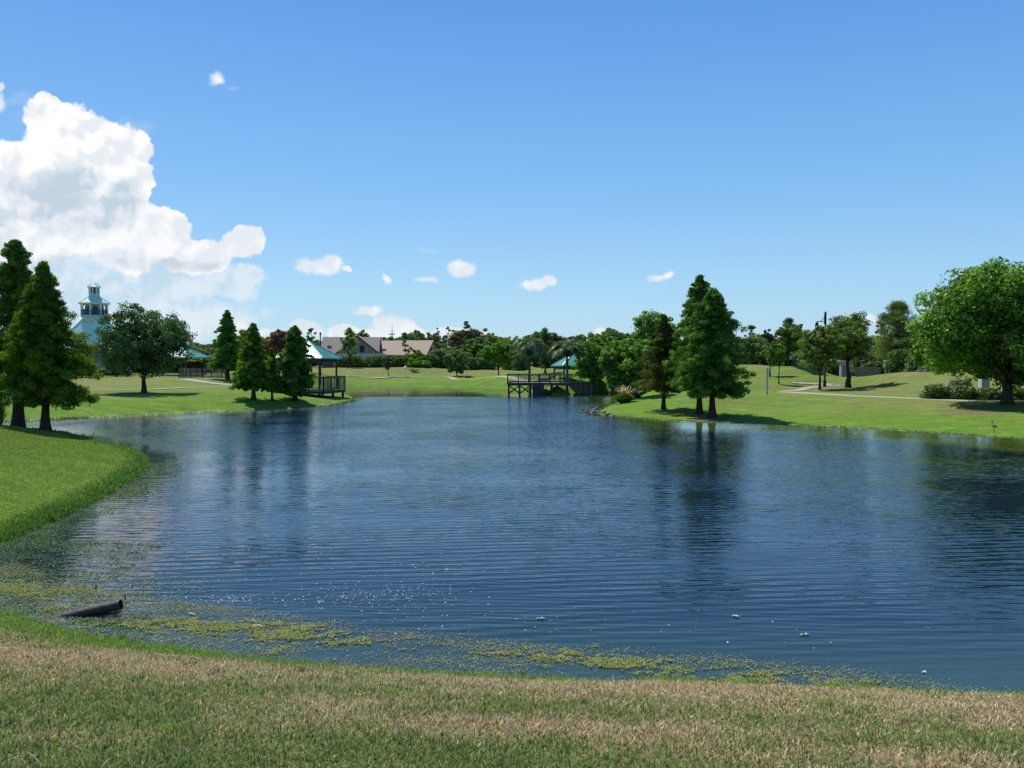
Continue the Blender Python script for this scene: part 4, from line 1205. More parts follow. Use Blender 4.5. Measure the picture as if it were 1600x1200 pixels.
# dark signpost left of the street lamp
Y = 82; x_ = xof(1281, Y); g0 = gz(x_, Y)
root = empty('signpost', (x_, Y, g0)); tag(root, 'short dark post just left of the street lamp base', 'post')
MB().box(0, 0, .95, .14, .14, 2.1).build('post', M['dark'], root)
MB().box(.28, 0, 1.95, .42, .05, .22).build('sign_board', M['galv'], root)

# ---- fitness / marker posts
Y = 71; x_ = xof(1198.5, Y); g0 = gz(x_, Y); H = zof(575.5, Y) - g0
root = empty('marker_post', (x_, Y, g0)); tag(root, 'slender pale grey post standing alone on the right lawn', 'post')
MB().box(0, 0, H / 2 - .1, .13, .13, H + .2).build('post', M['galv'], root)
MB().box(.11, -.02, H - .32, .10, .16, .5).build('box', M['white'], root)
Y = 146; x_ = xof(633.5, Y); g0 = gz(x_, Y); H = zof(572, Y) - g0
root = empty('lawn_lamp', (x_, Y, g0)); tag(root, 'white post with a white domed head on the far lawn', 'post')
MB().box(0, 0, H * .4, .12, .12, H * .8 + .3).build('post', M['white'], root)
MB().tube([(0, 0, H * .72), (0, 0, H * .78), (0, 0, H * .90), (0, 0, H)], [.32, .36, .26, .08], 12).build('head', M['white'], root, True)
Y = 93; x_ = xof(1383, Y); g0 = gz(x_, Y); H = zof(564, Y) - g0
root = empty('nest_box', (x_, Y, g0)); tag(root, 'pale green nest box on a post at the crest of the right mound', 'nest box')
MB().box(0, 0, H * .3, .09, .09, H * .6 + .3).build('post', M['greenpaint'], root)
MB().box(0, 0, H * .80, .30, .26, H * .34).build('box', M['greenpaint'], root)
MB().slab([(-.2, -.2, H), (.2, -.2, H), (.2, .2, H + .06), (-.2, .2, H + .06)], .04).build('lid', M['galv'], root)
# sign behind the big tree
Y = 63; x_ = xof(1556, Y); g0 = gz(x_, Y)
root = empty('utility_box', (x_, Y + 1.6, g0)); tag(root, 'pale green utility cabinet behind the shrubs beside the big tree trunk', 'cabinet')
H = zof(586, Y + 1.6) - g0
MB().box(0, 0, H / 2, .62, .5, H).build('cabinet', M['palegreen'], root)
MB().box(0, -.26, H * .5, .54, .03, H * .8).build('door', M['galv'], root)
# ---- pale stones on mound crest
for i, (px, l_) in enumerate(((1436, 'left pale rock on the crest of the right mound'), (1446, 'right pale rock on the crest of the right mound'))):
    Y = 85; x_ = xof(px, Y); r_ = np.random.default_rng(i)
    mb = MB(); mb.tube([(0, 0, -.1), (0, 0, .05), (.05, 0, .22), (.05, 0, .30)], [.30, .34, .22, .05], 7)
    o = mb.build('rock', M['stone']); o.location = (x_, Y, gz(x_, Y)); o.scale = (1.3 - .2 * i, .9, .8 + .2 * i); tag(o, l_, 'rock', 'pale rocks on the mound')

# ---- stones at the tip of the right bank
r_ = np.random.default_rng(3)
k = 0
stones = [(912, 641), (918, 639.5), (923, 642), (929, 640.5), (934, 644), (939, 641.5), (926, 644.5), (944, 646.5), (950, 649), (916, 643.5), (956, 651), (933, 638)]
words = ['tip stone farthest left', 'flat stone behind the tip', 'dark stone in the middle of the tip row', 'pale stone behind the row', 'broad stone at the grass corner', 'small stone against the grass', 'low wet stone nearest the camera',
         'stone where the bank turns', 'stone just right of the turn', 'half sunk stone left of the row', 'last stone right along the bank', 'rearmost stone of the row']
for (px, py), wd_ in zip(stones, words):
    c = onwater(px, py); V = []
    mb = MB(); s_ = .16 + .16 * r_.random()
    mb.tube([(0, 0, -.15), (0, 0, .02), (.03, .02, .10 + .06 * r_.random()), (.02, 0, .17 + .05 * r_.random())], [s_ * .9, s_, s_ * .7, s_ * .2], 7)
    o = mb.build('shore_stone', M['stone']); o.location = (c[0], c[1], max(0, min(gz(*c), .3))); o.rotation_euler = (0, 0, r_.random() * 6); o.scale = (1.2, .8, .8)
    tag(o, wd_ + ' at the right bank point', 'stone', 'stones at the point of the right bank')

# ---- pipe lying in the water
a = np.array([*onwater(96, 962.5), -.03]); b_ = at(189, 944.5, onwater(96, 962.5)[1] + .05)
root = empty('drain_pipe', tuple((a + b_) / 2)); tag(root, 'dark muddy pipe end sticking out of the weedy near water', 'pipe')
A = Vector(a - (a + b_) / 2); B = Vector(b_ - (a + b_) / 2); dirv = (B - A).normalized()
pm = MB(); R_ = .078
rings = [0, .12, .25, .4, .55, .7, .85, 1.0]
pm.tube([A + (B - A) * f for f in rings], [R_ * (.86 + .14 * min(1, f * 2.5)) for f in rings], 20, cap=False)
pm.tube([A + (B - A) * f for f in (0.4, 1.0)], [R_ * .86, R_ * .86], 20, cap=False)
u_ = dirv.cross(Vector((0, 0, 1))).normalized(); w_2 = dirv.cross(u_)
vs = [B + (u_ * math.cos(k * math.pi / 10) + w_2 * math.sin(k * math.pi / 10)) * rr for rr in (R_, R_ * .86) for k in range(20)]
pm.add(vs, [(k, (k + 1) % 20, 20 + (k + 1) % 20, 20 + k) for k in range(20)])
pm.build('pipe_shell', M['pipe'], root, True)
sk = MB(); sk.tube([A + (B - A) * f for f in (0.38, .40)], [R_ * .85, R_ * .85], 20); sk.build('inner_disc', M['dark'], root)  # dark disc closing the bore partway in
sb = MB(); o1 = Vector((.02, -.05, -.075)); sb.beam(A + (B - A) * .45 + o1, A + (B - A) * 1.0 + o1 * 1.2, .05, .025); sb.build('broken_strip', M['pipe'], root)

# ---- litter
def litter(px, py, s, label, mat='litter', asp=2.2, nm='litter_scrap', cat='litter'):
    c = onwater(px, py); mb = MB()
    mb.tube([(-s * asp / 2, 0, .0), (-s * asp * .3, .01, .015), (s * asp * .1, -.005, .022), (s * asp / 2, .012, .004)], [s * .12, s * .38, s * .45, s * .1], 8)
    o = mb.build(nm, M[mat]); o.location = (c[0], c[1], .008); o.scale = (1, 1, .6); o.rotation_euler = (0, 0, px * .7 % 1 - .5)
    tag(o, label, cat)
litter(402, 979.5, .07, 'brownish pale scrap floating among the weed right of the pipe')
litter(396, 971, .045, 'white crumpled scrap floating just above the brownish one', 'white', 1.4)
litter(300, 961, .06, 'dull pinkish scrap floating in the algae near the pipe')
litter(1444, 1052, .05, 'small white object floating in the near water at right', 'white', 1.0)
litter(230, 776, .07, 'white speck floating off the left bank edge', 'white', 1.2)
litter(845, 968, .06, 'pale twig end floating in open water near the middle')
litter(1258, 993, .06, 'pale scrap floating in open water right of the middle')
litter(1150, 964, .05, 'thin pale scrap adrift below the cypress reflection', 'white', 2.2)

# thin stick standing at the left bank edge
c = onwater(143, 690); mb = MB(); mb.tube([(0, 0, -.2), (.05, 0, .25), (.16, 0, .48)], [.025, .02, .012], 6); mb.tube([(.03, 0, .15), (-.06, 0, .34)], [.015, .008], 5)
o = mb.build('stick', M['bark'], smooth=True); o.location = (c[0], c[1], 0); tag(o, 'forked dark stick poking up at the left bank point', 'stick')
for px, py, l_ in ((150, 922, 'short dark reed stub standing in the weed above the pipe'), (195, 936, 'dark reed stub just above the open pipe end')):
    c = onwater(px, py); mb = MB(); mb.tube([(0, 0, -.1), (0, 0, .04), (.01, 0, .09)], [.012, .010, .006], 6)
    o = mb.build('reed_stub', M['dark'], smooth=True); o.location = (c[0], c[1], 0); tag(o, l_, 'reed')

# ---- white egret under the cypresses, heron-like bird on the right bank
def bird(px, py, Y, H, mat, label, bent):
    x_ = xof(px, Y); z_ = gz(x_, Y)
    root = empty('wading_bird', (x_, Y, z_)); tag(root, label, 'bird')
    mb = MB()
    mb.tube([(-.32 * H, 0, .40 * H), (-.18 * H, 0, .47 * H), (0, 0, .54 * H), (.12 * H, 0, .60 * H), (.17 * H, 0, .68 * H), (.12 * H, 0, .80 * H), (.15 * H, 0, .90 * H), (.20 * H, 0, .94 * H), (.26 * H, 0, .93 * H)],
            [.01 * H, .07 * H, .12 * H, .085 * H, .045 * H, .03 * H, .03 * H, .042 * H, .012 * H], 10)
    mb.build('body', M[mat], root, True)
    bk = MB(); bk.tube([(.25 * H, 0, .93 * H), (.40 * H, 0, .90 * H)], [.014 * H, .003 * H], 6); bk.build('beak', M['drygrass'] if False else M['litter'], root, True)
    for dy in (-.04, .04):
        lg = MB(); lg.tube([(.0, dy * H, .46 * H), (-.03 * H, dy * H, .24 * H), (.01 * H, dy * H, .0), (.06 * H, dy * H, .0)], [.018 * H, .012 * H, .012 * H, .006 * H], 6); lg.build('leg', M['dark'], root, True)
    root.rotation_euler = (0, 0, bent)
bird(1025, 643, 58.5, .42, 'feather', 'small white wading bird on the shaded grass left of the rusty cypress', .8)
bird(1554, 674, 43.0, .72, 'greyfeather', 'grey heron-like bird standing upright at the right waterline', 1.9)
# ================================================================== TREES AND SHRUBS
CY = 'bald cypresses'
tree('cypress', 27, 44.5, 377, 58, 'tall dark cypress cut by the left edge, thicker of the two trunks', 'cypress_deep', .20, 1, tr=.27, ncl=150, nlf=120, leaf=.14, group=CY, lean=.035, power=.5)
tree('cypress', 70, 41.5, 414, 76, 'full cone shaped cypress in front on the left bank crest', 'cypress', .19, 2, tr=.19, ncl=190, nlf=130, leaf=.13, group=CY, power=.76, flare=1.7)
tree('cypress', 396, 68.5, 507, 33, 'light green pointed cypress, leftmost of the three by the gazebo', 'cypress_light', .16, 3, tr=.17, ncl=110, nlf=80, group=CY, power=.6)
tree('cypress', 425, 69.5, 545, 19, 'smallest slender cypress between two larger ones by the gazebo', 'cypress_light', .2, 4, tr=.10, ncl=80, nlf=70, group=CY)
tree('cypress', 461, 71.5, 512, 32, 'bushy dark cypress touching the gazebo roof', 'cypress_deep', .10, 5, tr=.18, ncl=150, nlf=90, group=CY, power=.42)
tree('cypress', 356, 93, 486, 25, 'tall narrow dark conifer behind the light green cypress', 'cypress_deep', .16, 6, tr=.2, ncl=110, nlf=75, group=CY, power=.6)
tree('cypress', 1037, 60, 494, 43, 'rusty brown cypress on the right bank', 'cypress_rust', .22, 7, tr=.15, ncl=100, nlf=80, group=CY, power=.72)
tree('cypress', 1093, 57.3, 433, 44, 'taller rear cypress of the close pair on the right bank', 'cypress_deep', .2, 8, tr=.20, ncl=150, nlf=100, group=CY, power=.5, flare=1.6)
tree('cypress', 1113, 55.0, 455, 52, 'wide front cypress with flared trunk at the right waterline', 'cypress_deep', .19, 9, tr=.20, ncl=170, nlf=100, group=CY, power=.48, flare=2.0)

tree('round', 225, 72, 477, 66, 'dark round oak standing alone on the left bank', 'oak', .16, 20, tr=.19, ncl=520, nlf=70, lobes=16, leaf=.20)
tree('round', 1325, 82, 486, 44, 'round headed tree with a clear trunk on the right lawn', 'oak_light', .34, 21, tr=.24, ncl=420, nlf=80)
tree('round', 1281, 79, 503, 33, 'loose green tree hiding the middle of the street lamp post', 'oak_light', .22, 22, tr=.12, ncl=280, nlf=60)
tree('round', 1574, 56, 409, 144, 'huge bright leafed tree filling the right edge', 'broad', .13, 23, tr=.30, ncl=1100, nlf=110, leaf=.27, lobes=19, coff=2.3, spread=.68)
tree('round', 985, 74, 520, 44, 'leafy tree above the ornamental grass on the right bank point', 'broad', .16, 24, tr=.14, ncl=420, nlf=70, leaf=.24)
tree('round', 1018, 94, 485, 45, 'tall bright tree between the ornamental grass tree and the rusty cypress', 'broad', .14, 25, tr=.2, ncl=440, nlf=70, leaf=.27)
tree('round', 928, 100, 520, 33, 'bright green tree right of the far gazebo', 'bright', .22, 26, tr=.12, ncl=300, nlf=60, leaf=.26)
tree('round', 958, 108, 527, 24, 'dense green tree overlapping the bright tree by the far gazebo', 'broad', .1, 27, tr=.12, ncl=240, nlf=60, leaf=.28)
tree('round', 779, 139, 528, 24, 'bright green small tree left of the dock on the far lawn', 'bright', .22, 28, tr=.12, ncl=230, nlf=60, leaf=.3)
tree('round', 607, 149, 556, 10, 'little dark tree with a thin trunk on the far lawn', 'oak', .35, 29, tr=.07, ncl=70, nlf=50)
tree('round', 714, 150, 545, 19, 'rounded shrubby tree at the edge of the far lawn', 'far', .06, 30, tr=.1, ncl=150, nlf=60)
tree('round', 1217, 87, 528, 19, 'young light green tree with a thin trunk on the right lawn', 'bright', .34, 31, tr=.07, ncl=130, nlf=45)
tree('round', 1203, 93, 540, 20, 'small tree with a dark trunk left of the young light green tree', 'oak_light', .38, 32, tr=.09, ncl=120, nlf=50)
tree('round', 1231, 104, 505, 26, 'dense rounded tree on top of the right mound', 'oak_light', .22, 33, tr=.14, ncl=240, nlf=60)
tree('round', 1450, 90, 520, 26, 'yellowish green small tree behind the huge tree', 'bright', .12, 34, tr=.1, ncl=200, nlf=60)
tree('round', 440, 132, 513, 24, 'red leafed tree behind the small cypress', 'red', .15, 35, tr=.14, ncl=230, nlf=60)
tree('round', 420, 136, 531, 14, 'low reddish tree beside the red leafed tree', 'red', .15, 36, tr=.1, ncl=110, nlf=50)
tree('round', 1182, 118, 524, 26, 'dull grey green tree on the crest right of the cypress pair', 'far', .12, 37, tr=.12, ncl=220, nlf=60)
tree('round', 1196, 124, 514, 14, 'muted purple leafed tree on the right mound', 'purple', .2, 38, tr=.1, ncl=110, nlf=55)
tree('round', 650, 165, 548, 16, 'bushy green tree before the tan house', 'bright', .1, 39, tr=.1, ncl=130, nlf=60)

tree('round', 182, 112, 545, 22, 'pale green small tree under the pavilion roof left of the dark round oak', 'far', .12, 40, tr=.1, ncl=200, nlf=60)
tree('round', 128, 108, 548, 20, 'dull small tree between the front cypress and the pavilion', 'oak_light', .15, 41, tr=.1, ncl=180, nlf=60)
PI_ = 'pines'
tree('pine', 545, 164, 511, 15, 'upright bright green pine in front of the grey house gable', 'bright', .22, 50, tr=.13, ncl=60, nlf=100, leaf=.34, group=PI_)
tree('pine', 634, 160, 519, 11, 'thin open pine in front of the tan roof', 'pine', .30, 51, tr=.09, ncl=22, nlf=80, leaf=.34, group=PI_)
tree('pine', 487, 150, 512, 11, 'dark tufted pine behind the gazebo roof tip', 'pine', .45, 52, tr=.12, ncl=24, nlf=90, leaf=.34, group=PI_)
tree('pine', 567, 196, 515, 11, 'sparse dark pine behind the grey house', 'pine', .5, 53, tr=.13, ncl=20, nlf=80, leaf=.4, group=PI_)
tree('pine', 729, 185, 500, 10, 'tallest pine with a tiered top above the far tree line', 'pine', .5, 54, tr=.16, ncl=24, nlf=90, leaf=.4, group=PI_)
tree('pine', 701, 190, 509, 6, 'crooked thin pine top left of the tallest pine', 'purple', .6, 55, tr=.12, ncl=9, nlf=70, leaf=.4, group=PI_)
tree('pine', 683, 190, 512, 7, 'leaning thin pine top above the far tree line', 'purple', .6, 56, tr=.12, ncl=10, nlf=70, leaf=.4, group=PI_)
tree('pine', 852, 124, 511, 17, 'upright bushy pine between the two palms', 'pine', .12, 57, tr=.14, ncl=70, nlf=100, leaf=.3, group=PI_)
tree('pine', 1174, 140, 507, 11, 'round tufted pine top just right of the cypress pair', 'pine', .5, 58, tr=.14, ncl=26, nlf=90, leaf=.32, group=PI_)
tree('pine', 1231, 128, 496, 20, 'dark spreading pine behind the right mound', 'pine', .3, 59, tr=.2, ncl=60, nlf=100, leaf=.32, group=PI_)
tree('pine', 1251, 122, 506, 9, 'forked pine just left of the street lamp', 'pine', .5, 60, tr=.12, ncl=16, nlf=80, leaf=.32, group=PI_)
tree('pine', 1402, 112, 470, 37, 'broad tall pine behind the right mound', 'oak_light', .1, 61, tr=.22, ncl=170, nlf=120, leaf=.3, group=PI_)
tree('pine', 1376, 118, 494, 12, 'dark narrow pine left of the broad tall pine', 'purple', .3, 62, tr=.14, ncl=26, nlf=90, leaf=.3, group=PI_)
tree('pine', 1467, 96, 451, 22, 'pine with bare limbs and separate tufts left of the huge tree', 'pine', .55, 63, tr=.15, ncl=18, nlf=150, leaf=.27, group=PI_)
tree('pine', 1445, 100, 468, 14, 'lower tufted pine leaning from behind the huge tree', 'pine', .5, 64, tr=.10, ncl=14, nlf=120, leaf=.27, group=PI_)

# ---- palms
def palm(px, Y, top, hw, label, seed, n=26, trunk_frac=.42, tr=.17):
    r_ = np.random.default_rng(seed)
    x = xof(px, Y); z0 = gz(x, Y); H = zof(top, Y) - z0; R = hw / F * Y
    root = empty('palm_tree', (x, Y, z0)); tag(root, label, 'palm', 'palms by the dock')
    ht = H * trunk_frac
    mb = MB(); mb.tube([(0, 0, -.2), (0, 0, .3), (.03, 0, ht * .5), (0, 0, ht), (0, 0, ht + .4)], [tr * 1.3, tr, tr * .9, tr * 1.05, tr * .5], 12)
    mb.build('trunk', M['barkgrey'], root, True)
    V = []; Fc = []; T = []
    for i in range(n):
        a = r_.random() * 6.283; el = math.radians(r_.uniform(35, 86)); Lf = (H - ht) * r_.uniform(.85, 1.05)
        p = np.array([0, 0, ht + .2]); d0 = np.array([math.cos(a) * math.cos(el) * R / (H - ht) * .85, math.sin(a) * math.cos(el) * R / (H - ht) * .85, math.sin(el)])
        pts_ = [p]
        for k in range(14):
            t = k / 14; d = d0 + np.array([math.cos(a) * .5 * t, math.sin(a) * .5 * t, -2.7 * t * t])
            d /= np.linalg.norm(d); pts_.append(pts_[-1] + d * Lf / 14)
        tn = r_.random()
        for k in range(1, 14):
            c = pts_[k]; ax = pts_[k + 1] - pts_[k - 1]; ax /= np.linalg.norm(ax)
            sd_ = np.cross(ax, (0, 0, 1)); sd_ /= np.linalg.norm(sd_) + 1e-6
            ll = .62 * math.sin(math.pi * (k / 14) ** .7) + .12
            for sg in (-1, 1):
                for j in range(3):
                    c2 = c + ax * (j * Lf / 42)
                    tip = c2 + sd_ * sg * ll + ax * ll * .5 + np.array([0, 0, -.35 * ll]) + r_.normal(size=3) * .05
                    w_ = ax * .045
                    q = len(V); m2 = (c2 + tip) / 2 + np.array([0, 0, .06])
                    V += [c2 - w_, c2 + w_, m2 + w_, m2 - w_, tip, tip + w_ * .2]
                    Fc += [(q, q + 1, q + 2, q + 3), (q + 3, q + 2, q + 5, q + 4)]; T += [np.clip(tn + r_.normal() * .15, 0, 1)] * 6
        # rachis
        for k in range(0, 13, 3):
            a_, b_ = pts_[k], pts_[min(13, k + 3)]; q = len(V); s_ = np.array([-math.sin(a), math.cos(a), 0]) * .03
            V += [a_ - s_, a_ + s_, b_ + s_ * .7, b_ - s_ * .7]; Fc += [(q, q + 1, q + 2, q + 3)]; T += [.9] * 4
    mesh_np('fronds', np.array(V), np.array(Fc), M['palm'], root, np.array(T))
palm(827, 112, 507, 26, 'full palm with a short trunk left of the far gazebo', 71, 38, .42)
palm(886, 98.5, 515, 27, 'grey trunked palm standing in front of the far gazebo roof', 72, 34, .50, .16)

# ---- hedge and shrub bodies
def bush(name, px, Y, top, hw, label, mat, seed, depth=None, ncl=90, nlf=60, leaf=None, cat='shrub', group=None, flowers=0, base_py=None, fmat='flower'):
    x = xof(px, Y); z0 = gz(x, Y); H = zof(top, Y) - z0; R = hw / F * Y; dp = depth or R
    r_ = np.random.default_rng(seed)
    a = r_.random(ncl) * 6.283; rr = np.sqrt(r_.random(ncl)) * .92; zz = r_.random(ncl)
    prof = np.sqrt(np.clip(1 - (zz * .9) ** 3, 0, 1))
    C = np.stack([np.cos(a) * rr * R * prof, np.sin(a) * rr * dp * prof, zz * H * .9], 1)
    k = (.13 + .08 * r_.random(ncl)) * min(H, R) * 1.3
    V, Fc, T = leaves(C, k[:, None] * np.array([1.2, 1.2, .9]), nlf, leaf or max(.12, Y / 826 * 1.8), r_)
    V[:, 2] = np.maximum(V[:, 2], .0)
    root = empty(name, (x, Y, z0 - .03)); tag(root, label, cat, group)
    mesh_np('foliage', V, Fc, M[mat], root, T)
    sm = MB()
    for i in range(4):
        b_ = (r_.normal() * R * .3, r_.normal() * dp * .3, H * .6); sm.tube([(b_[0] * .4, b_[1] * .4, -.1), b_], [.035, .015], 5)
    sm.build('stem', M['bark'], root)
    if flowers:
        a = r_.random(flowers) * 6.283; up_ = np.abs(r_.normal(size=flowers)) ; v_ = r_.random(flowers)
        Cf = np.stack([np.cos(a) * R * .95 * np.sqrt(1 - (v_ * .85) ** 3), np.sin(a) * dp * .95 * np.sqrt(1 - (v_ * .85) ** 3), H * (.35 + .65 * v_)], 1)
        Vf, Ff, Tf = leaves(Cf, np.full((flowers, 3), .06), 5, .08, r_, .5)
        mesh_np('blossom', Vf, Ff, M[fmat], root, Tf)
    return root
x0 = 0
for i, (px, hw, lab) in enumerate(((548, 24, 'clipped hedge block left end before the grey house'), (590, 22, 'clipped hedge block between the two houses'), (622, 15, 'hedge block under the left end of the tan roof'))):
    bush('hedge', px, 169, 556.5, hw, lab, 'shrub', 100 + i, depth=1.3, ncl=230, nlf=70, cat='hedge', group='hedge before the houses', leaf=.34)
scr = [(648, 560, 15, 'bright', 'low bright shrub right of the hedge under the tan roof'), (672, 553, 15, 'shrub', 'dense dark shrub under the right gable of the tan house'), (696, 556, 14, 'bright', 'light green shrub beyond the gable of the tan house'),
       (735, 558, 14, 'shrub', 'mid green shrub right of the rounded shrubby tree'), (752, 550, 12, 'far', 'tall grey green shrub left of the bright small tree'), (800, 552, 16, 'bright', 'sunlit reedy shrub behind the bright small tree'),
       (664, 564, 10, 'bright', 'small bright shrub low at the hedge foot'), (764, 560, 10, 'far', 'small dull shrub just left of the bright small tree'), (686, 545, 14, 'far', 'higher dark shrub behind the light green one'), (812, 545, 14, 'far', 'dark shrub left of the full palm')]
for i, (px, tp, hw, mt, lab) in enumerate(scr):
    bush('shrub', px, 163 + (i % 3) * 3, tp, hw, lab, mt, 120 + i, depth=1.8, ncl=110, nlf=60, leaf=.33, group='shrubs edging the far lawn')
scr2 = [(1365, 565, 22, 110, 'shrub', 'dense shrub behind the board fence on the right'), (1405, 545, 24, 108, 'shrub', 'tall dense shrub under the broad tall pine'), (1432, 552, 16, 98, 'far', 'dull shrub at the mound crest beside the pine'),
        (1348, 548, 20, 112, 'far', 'dark shrub right of the round headed tree'), (1300, 560, 22, 106, 'shrub', 'dark undergrowth behind the street lamp'), (1265, 562, 18, 110, 'shrub', 'low undergrowth at the right foot of the mound'),
        (1160, 556, 18, 122, 'far', 'low dull shrub on the crest behind the cypress pair'), (1213, 561, 10, 112, 'bright', 'yellow green low shrub on the mound beside the thin trunks'), (1250, 552, 14, 118, 'far', 'dark shrub on the mound behind the young trees')]
for i, (px, tp, hw, Y_, mt, lab) in enumerate(scr2):
    bush('shrub', px, Y_, tp, hw, lab, mt, 140 + i, depth=2.0, ncl=150, nlf=60, leaf=.26, group='shrubs of the right mound')
fl = [(1464, 601, 24, 'leftmost white flowered shrub by the right path', 60), (1505, 603, 24, 'second white flowered shrub from the left by the right path', 90), (1545, 606, 22, 'third flowered shrub, in the shade left of the big trunk', 40), (1588, 606, 22, 'shaded shrub at the right edge behind the big trunk', 10), (1640, 606, 26, 'shaded shrub cut off by the right edge', 5)]
for i, (px, tp, hw, lab, nf_) in enumerate(fl):
    bush('flowering_shrub', px, 63.5 - i * .7, tp, hw, lab, 'shrub', 160 + i, depth=.9, ncl=170, nlf=75, leaf=.12, group='flowering shrubs along the right path', flowers=nf_)
bush('flowering_shrub', 1500, 66.5, 592, 22, 'taller lilac grey shrub behind the white flowered ones', 'far', 170, depth=.8, ncl=100, nlf=60, leaf=.14, flowers=60, group='flowering shrubs along the right path')
bush('shrub', 1060, 56.2, 646.5, 13, 'low straw coloured bush at the waterline left of the flared trunk', 'drygrass', 180, depth=.5, ncl=70, nlf=60, leaf=.13)
for i, (px, py, hw, tp, lab) in enumerate(((848, 618, 9, 607, 'leafy green waterside clump under the palm'), (940, 617, 14, 606, 'yellow green waterside clump under the bright trees'), (905, 618, 10, 610, 'low waterside clump below the retaining wall'),
                             (938, 592, 7, 578, 'yellowish shrub behind the retaining wall end'), (965, 616, 12, 602, 'waterside clump left of the ornamental grass'))):
    bush('shrub', px, 97 + (i % 2) * 2.5, tp, hw, lab, 'bright', 190 + i, depth=.7, ncl=60, nlf=50, leaf=.22, group='waterside clumps by the dock')
bush('shrub', 1003, 90, 607, 18, 'dark low shrub in the shade behind the ornamental grass tree', 'shrub', 199, depth=1, ncl=80, nlf=50, leaf=.22)
bush('shrub', 165, 118, 577, 46, 'dark low foundation planting below the pavilion', 'shrub', 200, depth=.8, ncl=190, nlf=50, leaf=.27)

# ---- ornamental grass with plumes
def fountain(px, Y, top, hw, label, seed, plume=True, n=900, name='ornamental_grass', group=None):
    x = xof(px, Y); z0 = gz(x, Y); H = zof(top, Y) - z0; R = hw / F * Y
    r_ = np.random.default_rng(seed); root = empty(name, (x, Y, z0)); tag(root, label, 'ornamental grass', group)
    for nm, mt, cnt, hs in (('blades', 'plantgrass', n, .85), ('plumes', 'plume', 90 if plume else 0, 1.05)):
        if not cnt: continue
        V = []; Fc = []; T = []
        for i in range(cnt):
            a = r_.random() * 6.283; sp = r_.random() ** .6 * R * (1.15 if nm == 'blades' else .8); h_ = H * hs * (1 - .45 * (sp / R) ** 2) * r_.uniform(.8, 1.05)
            b = np.array([math.cos(a) * sp * .35, math.sin(a) * sp * .35, 0]); m1 = np.array([math.cos(a) * sp * .75, math.sin(a) * sp * .75, h_ * .75]); e = np.array([math.cos(a) * sp * 1.1, math.sin(a) * sp * 1.1, h_])
            s_ = np.array([-math.sin(a), math.cos(a), 0]) * (.03 if nm == 'blades' else .012); q = len(V); t_ = r_.random()
            V += [b - s_, b + s_, m1 + s_, m1 - s_, e + s_ * .2, e - s_ * .2]; Fc += [(q, q + 1, q + 2, q + 3), (q + 3, q + 2, q + 4, q + 5)]; T += [t_] * 6
            if nm == 'plumes':
                q = len(V); s2 = s_ * 5; d_ = (e - m1) * .9; V += [e, e + d_ * .5 + s2, e + d_, e + d_ * .5 - s2]; Fc += [(q, q + 1, q + 2, q + 3)]; T += [t_] * 4
        mesh_np(nm, np.array(V), np.array(Fc), M[mt], root, np.array(T))
fountain(975, 70, 607, 17, 'pale plumed fountain grass at the right bank point', 301)
fountain(992, 75, 611, 12, 'second plumed grass clump behind the fountain grass', 302)
fountain(-6, 46.5, 596, 15, 'tall pale plumed reeds at the left edge behind the cypress trunk', 303, n=300)

# ---- trees of the far line
prof = [(-60, 540), (130, 545), (200, 548), (260, 545), (300, 538), (340, 532), (380, 522), (420, 528), (470, 530), (520, 526), (560, 524), (600, 526), (625, 522), (655, 519), (690, 526), (720, 522), (745, 514), (765, 521),
        (800, 526), (840, 520), (880, 521), (910, 525), (950, 520), (1000, 525), (1060, 530), (1130, 530), (1160, 528), (1190, 522), (1240, 528), (1290, 530), (1340, 530), (1370, 524), (1420, 515), (1460, 500), (1520, 500), (1600, 500), (1660, 500)]
reg = [(230, 'behind the pavilion tower'), (400, 'behind the far left gazebo'), (500, 'behind the red leafed tree'), (600, 'behind the grey house'), (680, 'behind the tan house'), (790, 'above the far lawn shrubs'), (900, 'behind the palms'), (1100, 'behind the leafy trees right of the dock'),
       (1280, 'behind the right mound'), (1440, 'behind the board fence'), (3000, 'behind the huge tree')]
kinds = [('far', 'round', 'dull green round tree'), ('oak_light', 'round', 'dark crowned tree'), ('pine', 'pine', 'dark pine'), ('oak_light', 'round', 'olive green tree'), ('purple', 'round', 'brownish tree')]
rng = np.random.default_rng(77)
protos = {}
cnt = {}
plan = []
px = -70.0
while px < 1680:
    top = np.interp(px, [p[0] for p in prof], [p[1] for p in prof]) + rng.normal() * 3.5
    k = rng.choice(5, p=[.34, .26, .14, .18, .08])
    right = px > 1130
    Yt = (rng.uniform(128, 150) if right else rng.uniform(198, 235)) if px > 380 else rng.uniform(150, 190)
    plan.append((px, Yt, top, k)); px += rng.uniform(11, 17)
# second, nearer and lower row between the lawns and the line
px = 300.0
while px < 1100:
    if not (500 < px < 690):
        k = rng.choice([0, 1, 3]); plan.append((px, rng.uniform(172, 186), np.interp(px, [p[0] for p in prof], [p[1] for p in prof]) + rng.uniform(10, 18), k))
    px += rng.uniform(20, 28)
px = -70.0
while px < 330:
    plan.append((px, rng.uniform(138, 150), rng.uniform(552, 560), rng.choice([0, 1, 3]))); px += rng.uniform(18, 26)
px = 1150.0
while px < 1600:
    plan.append((px, rng.uniform(120, 130), rng.uniform(545, 555), rng.choice([0, 1, 3]))); px += rng.uniform(20, 28)
plan.sort(key=lambda t: t[0])
ordw = ['first', 'second', 'third', 'fourth', 'fifth', 'sixth', 'seventh', 'eighth', 'ninth', 'tenth', 'eleventh', 'twelfth', 'thirteenth']
total = {}
for p in plan:
    rg = next(r for r in reg if p[0] < r[0])[1]; total[(rg, p[3])] = total.get((rg, p[3]), 0) + 1
